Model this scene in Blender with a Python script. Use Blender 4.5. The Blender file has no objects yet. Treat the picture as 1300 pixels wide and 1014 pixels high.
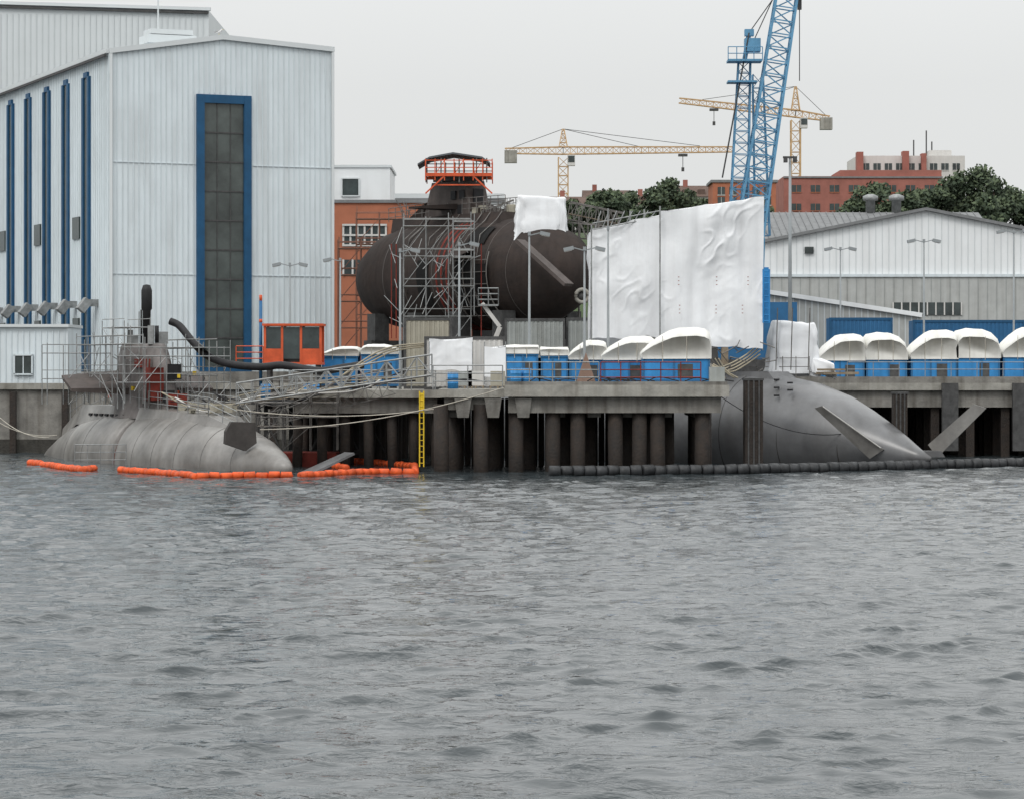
import bpy, math, random
import numpy as np
from mathutils import Vector, Matrix, noise
random.seed(7)
EYE=5.4; F=3600.0
def A(u,v,d):
    # survey helper: bearing/elevation read from the photo + a real distance d (m) -> world position
    return Vector(((u-650)*d/F, d, EYE-(v-470)*d/F))
def V(*a): return Vector(a)
# ---------------------------------------------------------------- materials
MATS={}
def mat(name,col,rough=0.7,metal=0.0,var=0.18,scale=1.2,streak=0.0,bump=0.0,bscale=8.0,col2=None,spec=0.3,sx=2.2):
    if name in MATS: return MATS[name]
    m=bpy.data.materials.new(name); m.use_nodes=True
    nt=m.node_tree; N=nt.nodes; L=nt.links
    b=N["Principled BSDF"]
    b.inputs["Roughness"].default_value=rough; b.inputs["Metallic"].default_value=metal
    b.inputs["Specular IOR Level"].default_value=spec
    tc=N.new("ShaderNodeTexCoord")
    n1=N.new("ShaderNodeTexNoise"); n1.inputs["Scale"].default_value=scale; n1.inputs["Detail"].default_value=6; n1.inputs["Roughness"].default_value=0.65
    L.new(tc.outputs["Object"],n1.inputs["Vector"])
    rmp=N.new("ShaderNodeValToRGB")
    rmp.color_ramp.elements[0].position=0.3; rmp.color_ramp.elements[1].position=0.7
    c=Vector(col[:3]); c2=Vector(col2) if col2 else c*(1-var*1.6)
    rmp.color_ramp.elements[0].color=(*c2,1); rmp.color_ramp.elements[1].color=(*(c*(1+var*0.4)),1)
    L.new(n1.outputs["Fac"],rmp.inputs["Fac"])
    out=rmp.outputs["Color"]
    if streak>0:
        mp=N.new("ShaderNodeMapping"); mp.inputs["Scale"].default_value=(sx,sx,0.12)
        n2=N.new("ShaderNodeTexNoise"); n2.inputs["Scale"].default_value=1.0; n2.inputs["Detail"].default_value=5
        L.new(tc.outputs["Object"],mp.inputs["Vector"]); L.new(mp.outputs[0],n2.inputs["Vector"])
        r2=N.new("ShaderNodeMapRange"); r2.inputs[1].default_value=0.45; r2.inputs[2].default_value=0.75; r2.inputs[3].default_value=0; r2.inputs[4].default_value=streak
        L.new(n2.outputs["Fac"],r2.inputs[0])
        mx=N.new("ShaderNodeMixRGB"); mx.blend_type='MULTIPLY'; mx.inputs["Color2"].default_value=(0.38,0.34,0.30,1)
        L.new(r2.outputs[0],mx.inputs["Fac"]); L.new(out,mx.inputs["Color1"]); out=mx.outputs["Color"]
    L.new(out,b.inputs["Base Color"])
    if bump>0:
        n3=N.new("ShaderNodeTexNoise"); n3.inputs["Scale"].default_value=bscale; n3.inputs["Detail"].default_value=5
        L.new(tc.outputs["Object"],n3.inputs["Vector"])
        bp=N.new("ShaderNodeBump"); bp.inputs["Strength"].default_value=bump; bp.inputs["Distance"].default_value=0.1
        L.new(n3.outputs["Fac"],bp.inputs["Height"]); L.new(bp.outputs[0],b.inputs["Normal"])
    MATS[name]=m; return m
white_clad=mat("white_cladding",(0.66,0.72,0.75),0.55,var=0.06,scale=0.25,streak=0.30,sx=.9)
white_rib=mat("white_cladding_rib",(0.58,0.64,0.67),0.55,var=0.05,streak=0.2)
white_clad2=mat("pale_cladding",(0.72,0.74,0.75),0.6,var=0.05,scale=0.3,streak=0.15,sx=.8)
grey_clad=mat("grey_cladding",(0.40,0.41,0.40),0.6,var=0.08,streak=0.25)
far_clad=mat("far_cladding",(0.56,0.59,0.60),0.6,var=0.04,scale=0.2)
far_rib=mat("far_cladding_rib",(0.50,0.53,0.54),0.6,var=0.04)
blue_frame=mat("blue_frame",(0.012,0.075,0.165),0.5,var=0.15)
glass=mat("dark_glass",(0.045,0.06,0.06),0.15,var=0.4,scale=0.8,spec=0.5)
glass2=mat("greenish_glazing",(0.075,0.09,0.085),0.25,var=0.45,scale=0.35,spec=0.5)
roofm=mat("grey_roof",(0.19,0.195,0.20),0.8,var=0.15,streak=0.1)
concrete=mat("concrete",(0.25,0.24,0.22),0.9,var=0.3,scale=0.8,streak=0.7,bump=0.3)
concrete_l=mat("light_concrete",(0.33,0.32,0.29),0.9,var=0.25,scale=1.0,streak=0.6,bump=0.2)
concrete_d=mat("wet_concrete",(0.06,0.057,0.05),0.8,var=0.4,scale=1.0,streak=0.6,bump=0.4)
pilem=mat("tarred_pile",(0.020,0.018,0.017),0.8,var=0.5,scale=2,bump=0.5,col2=(0.04,0.03,0.024))
ground_m=mat("ground_asphalt",(0.10,0.10,0.098),0.9,var=0.2,scale=0.2)
grassm=mat("hill_grass",(0.05,0.075,0.03),0.9,var=0.3,scale=0.1)
brick=mat("hazed_red_brick",(0.31,0.125,0.10),0.85,var=0.15,scale=0.6)  # distant brick, lightened and muted: haze put into the colour
brick_o=mat("orange_brick",(0.38,0.14,0.08),0.85,var=0.12,scale=0.6)
hull_g=mat("grey_hull_paint",(0.23,0.222,0.21),0.38,var=0.32,scale=0.55,streak=0.55,bump=0.05,bscale=1.6,spec=0.5,sx=.8)
hull_g2=mat("light_grey_hull_paint",(0.135,0.137,0.142),0.32,var=0.28,scale=0.45,streak=0.5,bump=0.05,bscale=1.6,spec=0.6,sx=.8)
hull_d=mat("dark_primed_hull",(0.026,0.022,0.021),0.75,var=0.4,scale=0.9,streak=0.4,bump=0.3,bscale=2.2,spec=0.15,col2=(.045,.034,.03))
hull_b=mat("brown_sail_paint",(0.09,0.073,0.067),0.6,var=0.3,scale=0.9,streak=0.4)
sail_g=mat("grey_brown_sail",(0.16,0.145,0.14),0.55,var=0.35,scale=1.1,streak=0.5)
antif=mat("dark_waterline",(0.05,0.045,0.042),0.6,var=0.3)
seam=mat("hull_seam",(0.10,0.097,0.093),0.5,var=0.2)
steel=mat("galvanised_steel",(0.30,0.31,0.31),0.5,metal=0.3,var=0.25,scale=3)
steel_m=mat("weathered_tube",(0.19,0.18,0.17),0.6,metal=0.2,var=0.4,scale=2)
steel_d=mat("dark_steel",(0.07,0.07,0.07),0.6,var=0.3,scale=3)
lampm=mat("lamp_pole_grey",(0.25,0.27,0.28),0.5,var=0.1)
plank=mat("scaffold_plank",(0.27,0.22,0.16),0.8,var=0.3,scale=2)
orange=mat("orange_paint",(0.60,0.10,0.035),0.5,var=0.2,scale=2,streak=.2)
orange_b=mat("orange_boom",(0.75,0.11,0.025),0.55,var=0.35,scale=1.5)
redm=mat("red_oxide",(0.20,0.03,0.02),0.7,var=0.3)
blue=mat("container_blue",(0.035,0.23,0.53),0.45,var=0.18,scale=1,streak=0.4)
blue_dk=mat("deep_blue",(0.025,0.12,0.26),0.5,var=0.15)
blue_cr=mat("crane_blue",(0.11,0.28,0.44),0.5,var=0.15)
yellow=mat("crane_yellow",(0.50,0.33,0.17),0.6,var=0.1)
yellow_b=mat("bright_yellow",(0.65,0.46,0.03),0.6,var=0.1)
tarp=mat("white_tarpaulin",(0.74,0.755,0.775),0.5,var=0.07,scale=0.5,streak=0.14,bump=0.25,bscale=1.6)
hood=mat("cream_hood",(0.74,0.735,0.70),0.5,var=0.08,scale=0.8,streak=0.25,bump=0.15,bscale=2)
black=mat("black_rubber",(0.018,0.018,0.02),0.6,var=0.3,scale=3)
floatm=mat("black_float",(0.04,0.042,0.045),0.5,var=0.4,scale=2)
rope=mat("rope",(0.45,0.42,0.36),0.8,var=0.2)
hosey=mat("pale_hose",(0.36,0.32,0.24),0.6,var=0.25)
cont_g=mat("grey_container",(0.32,0.34,0.33),0.6,var=0.12,streak=0.4)
boxm=mat("buff_box",(0.35,0.33,0.27),0.7,var=0.1,streak=0.3)
bark=mat("bark",(0.08,0.06,0.045),0.9)
leafd=mat("hazed_foliage_dark",(0.042,0.062,0.036),0.8,var=0.3,scale=0.5)  # far trees: haze painted in as a lighter, greyer green
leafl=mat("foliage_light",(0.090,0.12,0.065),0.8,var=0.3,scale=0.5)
tile=mat("roof_tile",(0.12,0.08,0.065),0.85,var=0.2)
render_w=mat("render_white",(0.55,0.54,0.52),0.8,var=0.06,streak=0.15)
gullw=mat("gull_white",(0.7,0.7,0.7),0.7)
# ---------------------------------------------------------------- builder
class Part:
    def __init__(s,m,smooth=False): s.m=m; s.v=[]; s.f=[]; s.smooth=smooth
    def add(s,vs,fs):
        o=len(s.v); s.v+= [Vector(p) for p in vs]; s.f+=[[i+o for i in f] for f in fs]
    def box(s,c,sz,rz=0.0):
        c=Vector(c); R=Matrix.Rotation(rz,3,'Z'); vs=[]
        for dz in(-.5,.5):
            for dx,dy in((-.5,-.5),(.5,-.5),(.5,.5),(-.5,.5)):
                vs.append(c+R@Vector((dx*sz[0],dy*sz[1],dz*sz[2])))
        s.add(vs,[(3,2,1,0),(4,5,6,7),(0,1,5,4),(1,2,6,5),(2,3,7,6),(3,0,4,7)])
    def bb(s,x0,x1,y0,y1,z0,z1): s.box(((x0+x1)/2,(y0+y1)/2,(z0+z1)/2),(abs(x1-x0),abs(y1-y0),abs(z1-z0)))
    def beam(s,p,q,w=0.1,h=None):
        h=h or w; p=Vector(p);q=Vector(q); d=(q-p)
        if d.length<1e-6:return
        d.normalize(); up=Vector((0,0,1)) if abs(d.z)<.95 else Vector((0,1,0))
        a=d.cross(up).normalized(); b=a.cross(d).normalized(); vs=[]
        for c in(p,q):
            for i,j in((-1,-1),(1,-1),(1,1),(-1,1)): vs.append(c+a*i*w/2+b*j*h/2)
        s.add(vs,[(3,2,1,0),(4,5,6,7),(0,1,5,4),(1,2,6,5),(2,3,7,6),(3,0,4,7)])
    def tube(s,p,q,r,n=5,r2=None):
        s.lathe([(p,r),(q,r if r2 is None else r2)],n)
    def lathe(s,prof,n=24,cap=True):
        pts=[Vector(p) for p,_ in prof]; o=len(s.v)
        for i,(p,r) in enumerate(prof):
            p=Vector(p); d=(pts[min(i+1,len(pts)-1)]-pts[max(i-1,0)])
            if d.length<1e-6: d=Vector((0,0,1))
            d.normalize(); up=Vector((0,0,1)) if abs(d.z)<.95 else Vector((0,1,0))
            a=d.cross(up).normalized(); b=a.cross(d).normalized()
            for k in range(n):
                t=2*math.pi*k/n; s.v.append(p+a*math.cos(t)*r+b*math.sin(t)*r)
        for i in range(len(prof)-1):
            for k in range(n):
                k2=(k+1)%n; s.f.append([o+i*n+k,o+i*n+k2,o+(i+1)*n+k2,o+(i+1)*n+k])
        if cap:
            s.f.append([o+k for k in range(n)][::-1]); s.f.append([o+(len(prof)-1)*n+k for k in range(n)])
    def pipe(s,pts,r,n=6): s.lathe([(p,r) for p in pts],n)
    def prism(s,poly,vec):
        n=len(poly); vec=Vector(vec); P=[Vector(p) for p in poly]
        s.add(P+[p+vec for p in P],[list(range(n))[::-1],[n+i for i in range(n)]]+[[i,(i+1)%n,n+(i+1)%n,n+i] for i in range(n)])
    def quad(s,*p): s.add(p,[list(range(len(p)))])
class Obj:
    def __init__(s,name): s.name=name; s.parts={}
    def p(s,pn,m=None,smooth=False):
        if pn not in s.parts: s.parts[pn]=Part(m,smooth)
        return s.parts[pn]
    def done(s):
        parts={k:p for k,p in s.parts.items() if p.v}
        allv=[v for p in parts.values() for v in p.v]
        if not allv:return
        org=Vector(((min(v.x for v in allv)+max(v.x for v in allv))/2,(min(v.y for v in allv)+max(v.y for v in allv))/2,min(v.z for v in allv)))
        root=None
        if len(parts)>1:
            root=bpy.data.objects.new(s.name,None); root.location=org; bpy.context.collection.objects.link(root)
        for k,p in parts.items():
            me=bpy.data.meshes.new(s.name if not root else k)
            me.from_pydata([tuple(v-org) for v in p.v],[],p.f); me.materials.append(p.m)
            if p.smooth: me.polygons.foreach_set("use_smooth",[True]*len(me.polygons))
            me.update()
            ob=bpy.data.objects.new(me.name,me); bpy.context.collection.objects.link(ob)
            if root: ob.parent=root
            else: ob.location=org
        return root
def crv(pts,n=10):
    pts=[Vector(p) for p in pts]; P=[pts[0]]+pts+[pts[-1]]; out=[]
    for i in range(1,len(P)-2):
        for k in range(n):
            t=k/n; a,b,c,d=P[i-1],P[i],P[i+1],P[i+2]
            out.append(0.5*((2*b)+(c-a)*t+(2*a-5*b+4*c-d)*t*t+(3*b-a-3*c+d)*t**3))
    out.append(pts[-1]); return out
def sag(p,q,s,n=14):
    p=Vector(p);q=Vector(q); return [p.lerp(q,i/n)-Vector((0,0,s*4*(i/n)*(1-i/n))) for i in range(n+1)]
def lattice(part,p,q,w0,w1,n,r,side=None):
    p=Vector(p);q=Vector(q);d=(q-p).normalized()
    side=Vector(side) if side else (Vector((0,1,0)) if abs(d.z)>.5 else Vector((0,0,1)))
    a=d.cross(side).normalized(); b=a.cross(d).normalized()
    C=[(-1,-1),(1,-1),(1,1),(-1,1)]
    def pt(i,k):
        t=i/n; w=w0+(w1-w0)*t; c=p.lerp(q,t); return c+a*C[k][0]*w/2+b*C[k][1]*w/2
    for k in range(4):
        part.beam(pt(0,k),pt(n,k),r*1.5)
        for i in range(n):
            k2=(k+1)%4
            part.beam(pt(i,k) if i%2 else pt(i,k2), pt(i+1,k2) if i%2 else pt(i+1,k), r*.8)
            part.beam(pt(i,k),pt(i,k2),r*.8)
def scaffold(ob,o,ax,ay,nx,ny,nz,bx,by,bz,r=0.035,prob=1.0,m=None):
    o=Vector(o);ax=Vector(ax).normalized();ay=Vector(ay).normalized()
    t=ob.p('scaffold_tubes',m or steel_m); pl=ob.p('scaffold_boards',plank)
    P=lambda i,j,k:o+ax*bx*i+ay*by*j+Vector((0,0,bz*k))
    for i in range(nx+1):
        for j in range(ny+1):
            t.tube(P(i,j,0),P(i,j,nz)+Vector((0,0,random.uniform(.3,1.1))),r,4)
    for k in range(1,nz+1):
        for j in range(ny+1):
            t.tube(P(0,j,k),P(nx,j,k),r,4); t.tube(P(0,j,k)+V(0,0,.5),P(nx,j,k)+V(0,0,.5),r*.8,4)
        for i in range(nx+1): t.tube(P(i,0,k),P(i,ny,k),r,4)
        for i in range(nx):
            if random.random()<prob:
                pl.beam((P(i,0,k)+P(i,ny,k))/2,(P(i+1,0,k)+P(i+1,ny,k))/2,by*ny*.9,.05)
            if random.random()<.6: t.tube(P(i,0,k-1),P(i+1,0,k),r*.8,4)
def rail(part,pts,h=1.1,step=1.5,r=.03,n=3):
    pts=[Vector(p) for p in pts]
    for a,b in zip(pts,pts[1:]):
        L=(b-a).length; m=max(1,int(L/step))
        for i in range(m+1): c=a.lerp(b,i/m); part.tube(c,c+V(0,0,h),r,4)
        for j in range(n): z=V(0,0,h*(j+1)/n); part.tube(a+z,b+z,r,4)
def ribs(part,p0,p1,z0,ztop,nrm,pitch=.45,w=.12,d=.07):
    p0=Vector(p0);p1=Vector(p1);L=(p1-p0).length;n=int(L/pitch);dr=(p1-p0)/L; ang=math.atan2(dr.y,dr.x)
    for i in range(n+1):
        q=i*pitch+.1
        if q>L-.05:break
        c=p0+dr*q+Vector(nrm)*(d/2+.002); zt=ztop(q) if callable(ztop) else ztop
        part.box((c.x,c.y,(z0+zt)/2),(w,d,zt-z0),ang)
# ---------------------------------------------------------------- water
def make_water():
    rows=[16.0]
    while rows[-1]<187.5: rows.append(rows[-1]*1.0019)
    ys=np.array(rows); DX=.12; xs=np.arange(-40,40.01,DX)
    X,Y=np.meshgrid(xs,ys); X0=X.copy();Y0=Y.copy(); Z=np.zeros_like(X)
    rs=np.random.RandomState(3)
    dxx=np.zeros_like(X);dyy=np.zeros_like(X)
    gust=1+0.22*np.sin(X0*.09+Y0*.05+1)*np.sin(Y0*.11-X0*.04)
    pat=np.zeros_like(X)
    for i in range(14):
        Lw=rs.uniform(1.5,4.5); th=rs.uniform(0,6.28); pat+=np.sin(2*math.pi/Lw*(math.cos(th)*X0*.8+math.sin(th)*Y0)+rs.uniform(0,6.28))
    pat=np.clip(1+.22*pat,.3,1.9)
    sp=np.maximum(DX,Y0*.0019)
    for i in range(84):
        Lw=0.38*(7.0**(i/83.0))*rs.uniform(.9,1.1); k=2*math.pi/Lw
        th=math.radians(-82+rs.normal(0,36)); kx,ky=k*math.cos(th),k*math.sin(th)
        s=.027 if Lw<1.3 else .014; a=s/k; ph=rs.uniform(0,6.283)
        arg=kx*X0+ky*Y0+ph
        fade=np.clip((Lw/sp-2.2)/1.5,0,1)*gust*(pat if Lw<1.4 else 1)
        Z+=a*np.cos(arg)*fade; dxx-=.9*a*math.cos(th)*np.sin(arg)*fade; dyy-=.9*a*math.sin(th)*np.sin(arg)*fade
    X=X0+dxx;Y=Y0+dyy
    ny,nx=X.shape; co=np.stack([X,Y,Z],-1).reshape(-1,3).astype(np.float32)
    i=np.arange((ny-1)*(nx-1)); r=i//(nx-1); c=i%(nx-1); b=r*nx+c
    f=np.stack([b,b+1,b+nx+1,b+nx],-1).reshape(-1).astype(np.int32)
    me=bpy.data.meshes.new("water"); me.vertices.add(len(co)); me.vertices.foreach_set("co",co.ravel())
    me.loops.add(len(f)); me.loops.foreach_set("vertex_index",f)
    me.polygons.add(len(i)); me.polygons.foreach_set("loop_start",np.arange(0,len(f),4,dtype=np.int32)); me.polygons.foreach_set("loop_total",np.full(len(i),4,dtype=np.int32))
    me.polygons.foreach_set("use_smooth",np.ones(len(i),dtype=bool)); me.update(); me.validate()
    ob=bpy.data.objects.new("water",me); bpy.context.collection.objects.link(ob)
    m=bpy.data.materials.new("harbour_water"); m.use_nodes=True; N=m.node_tree.nodes;L=m.node_tree.links; b=N["Principled BSDF"]
    b.inputs["Base Color"].default_value=(0.034,0.042,0.046,1); b.inputs["Roughness"].default_value=.03; b.inputs["IOR"].default_value=1.36
    g=N.new("ShaderNodeNewGeometry"); mp=N.new("ShaderNodeMapping"); mp.inputs["Scale"].default_value=(1.0,1.5,1)
    L.new(g.outputs["Position"],mp.inputs["Vector"])
    n=N.new("ShaderNodeTexNoise"); n.inputs["Scale"].default_value=3.2; n.inputs["Detail"].default_value=3.5; n.inputs["Roughness"].default_value=.52; n.inputs["Distortion"].default_value=.3
    L.new(mp.outputs[0],n.inputs["Vector"])
    n2=N.new("ShaderNodeTexNoise"); n2.inputs["Scale"].default_value=.75; n2.inputs["Detail"].default_value=3.0
    L.new(mp.outputs[0],n2.inputs["Vector"])
    mr=N.new("ShaderNodeMapRange"); mr.inputs[1].default_value=.38; mr.inputs[2].default_value=.62; mr.inputs[3].default_value=.2; mr.inputs[4].default_value=1.3
    L.new(n2.outputs["Fac"],mr.inputs[0]); mu=N.new("ShaderNodeMath"); mu.operation='MULTIPLY'; L.new(mr.outputs[0],mu.inputs[0]); 
    sb=N.new("ShaderNodeMath"); sb.operation='SUBTRACT'; sb.inputs[1].default_value=.5; L.new(n.outputs["Fac"],sb.inputs[0]); L.new(sb.outputs[0],mu.inputs[1])
    bp=N.new("ShaderNodeBump"); bp.inputs["Strength"].default_value=1.0; bp.inputs["Distance"].default_value=.07
    L.new(mu.outputs[0],bp.inputs["Height"]); L.new(bp.outputs[0],b.inputs["Normal"])
    me.materials.append(m)
    o=Obj("water_outer_sheet"); q=o.p('sheet',m); q.quad((-3000,-2000,-.35),(3000,-2000,-.35),(3000,190,-.35),(-3000,190,-.35)); o.done()
make_water()
# ---------------------------------------------------------------- ground + quays
GZ=4.3
o=Obj("ground"); g=o.p('sheet',ground_m); g.quad((-4000,186.3,GZ),(4000,186.3,GZ),(4000,6000,GZ),(-4000,6000,GZ)); o.done()
def hz(x,y):
    t=min(1,max(0,(y-330)/80)); t=t*t*(3-2*t); return GZ-.3+(21.5)*t+1.2*noise.noise(Vector((x*.02,y*.02,0)))*t
o=Obj("hill"); g=o.p('slope',grassm,True); vs=[];nx_,ny_=60,30
for j in range(ny_+1):
    for i in range(nx_+1):
        x=-300+i*12; y=325+j*(12 if j<20 else 60)-(0 if j<20 else 960); vs.append((x,y,hz(x,y)))
g.add(vs,[(j*(nx_+1)+i,j*(nx_+1)+i+1,(j+1)*(nx_+1)+i+1,(j+1)*(nx_+1)+i) for j in range(ny_) for i in range(nx_)]); o.done()
o=Obj("quay_wall")
w=o.p('wall',concrete); w.bb(-200,-11.6,185.6,186.6,-1.5,GZ-.15); w.bb(-11.6,200,185.8,186.6,-1.5,GZ-.15)
w=o.p('coping',concrete_l); w.bb(-200,-12,185.3,186.9,GZ-.15,GZ+.25); 
w=o.p('wet_band',concrete_d); w.bb(-200,-12,185.45,185.6,-1.5,.9)
w=o.p('fender_timbers',pilem)
for i in range(14): w.bb(-60+i*3.4,-59.6+i*3.4,185.1,185.45,-1,GZ-.3)
o.done()
o=Obj("concrete_pier")
d=o.p('deck',concrete_l); PX0,PX1=-3.9,11.5
d.bb(-.4,PX1,150,161,4.0,4.62); d.bb(PX0,-.402,150.6,161,3.95,4.4)
d.bb(-12.5,PX0-.003,158.5,186,3.85,4.3)
b=o.p('beams',concrete)
b.bb(-.2,PX1-.4,150.5,151.4,3.15,3.998); b.bb(PX0+.3,-.6,151,152,3.3,3.948); b.bb(-12.2,-4.2,159,160,3.0,3.848)
for x in np.arange(-3.2,11.2,1.9): b.bb(x-.35,x+.35,151.6,160.5,2.9,3.94)
for x in (-2.6,-1.0,.6): b.prism([(x-.45,150.2,3.9),(x+.45,150.2,3.9),(x+.3,150.49,2.9),(x-.3,150.49,2.9)],(0,.5,0))
pl=o.p('piles',pilem,True)
for yy,off in((151.1,0),(155,.6),(159,.2)):
    for u in (562,610,655,705,737,785,812,838,890):
        x=(u-650)*151.0/F+off+random.uniform(-.15,.15); pl.tube((x,yy,-2),(x+random.uniform(-.05,.05),yy,3.6),.40,14)
for x in np.arange(-12,-4,1.3):
    for yy in (159.6,164,169,175,181): pl.tube((x+random.uniform(-.2,.2),yy,-2),(x,yy,3.9),.28,10)
bk=o.p('shade_backing_boards',pilem);  # added dark boards that stand in for the shade between the piles
for i in range(34): x=-4.2+i*.38; bk.bb(x,x+.33,161.1,161.3+.05*(i%3),-2,3.8)
rl=o.p('railing',steel); rr=o.p('railing_red',redm)
rail(rl,[(-4.2,150.8,4.4),(-.5,150.8,4.4)],1.25,1.3)
rail(rl,[(-.3,150.2,4.62),(4.6,150.2,4.62)],1.2,1.2); rail(rr,[(4.7,150.2,4.62),(10.0,150.2,4.62)],1.2,1.0)
rail(rl,[(-.4,160.8,4.62),(11.3,160.8,4.62)],1.1,1.5)
rail(rl,[(-12.3,158.7,4.3),(-4.3,158.7,4.3)],1.1,1.3)
kb=o.p('kerb',concrete); kb.bb(-.38,11.4,150.02,150.18,4.622,4.8)
yl=o.p('yellow_ladder',yellow_b); c=A(535,540,150)
for s in(-.11,.11): yl.tube((c.x+s,150.4,0.3),(c.x+s,150.4,4.3),.035,6)
for i in range(13): yl.tube((c.x-.11,150.4,.5+i*.3),(c.x+.11,150.4,.5+i*.3),.02,5)
yl.bb(c.x-.14,c.x+.14,150.42,150.45,3.2,4.2)
o.done()
o=Obj("concrete_quay")
d=o.p('deck',concrete_l); d.bb(14.8,120,177,186.2,4.15,4.6); b=o.p('beams',concrete); b.bb(15.2,120,177.35,178.2,3.1,4.148)
kb=o.p('kerb',concrete); kb.bb(14.9,120,177.02,177.4,4.602,5.0)
pl=o.p('piles',pilem)
for i in range(40):
    x=15.5+i*2.2; b.bb(x-.3,x+.3,178.3,185.5,3.2,4.1)
    for yy in(177.9,181,184.3): pl.bb(x-.26,x+.26,yy-.26,yy+.26,-2,3.5)
for i in range(120): x=15+i*.5; pl.bb(x,x+.42,185.3,185.7+.06*(i%2),-2,4.0)
rl=o.p('railing',steel); rail(rl,[(21,177.6,5.0),(60,177.6,5.0)],.9,1.6,.025,2)
fl=o.p('fender_panels',steel_d)
for x in(27.3,31.7,36): fl.bb(x-.5,x+.5,176.6,176.98,.4,4.6)
o.done()
for u,v,d_,wd in((956,483,152,.95),(1142,500,158.5,.75)):
    o=Obj("mooring_dolphin_pile"); p=A(u,v,d_); q=o.p('pile',pilem); q.box((p.x,d_,(p.z-2)/2),(wd,wd,p.z+2),.05)
    q=o.p('cap',steel_d); q.box((p.x,d_,p.z+.06),(wd+.1,wd+.1,.12),.05); 
    for s in(-.3,0,.3): q.box((p.x+s*wd,d_-wd/2-.03,p.z/2),(.08,.06,p.z),.05)
    o.done()
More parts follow.
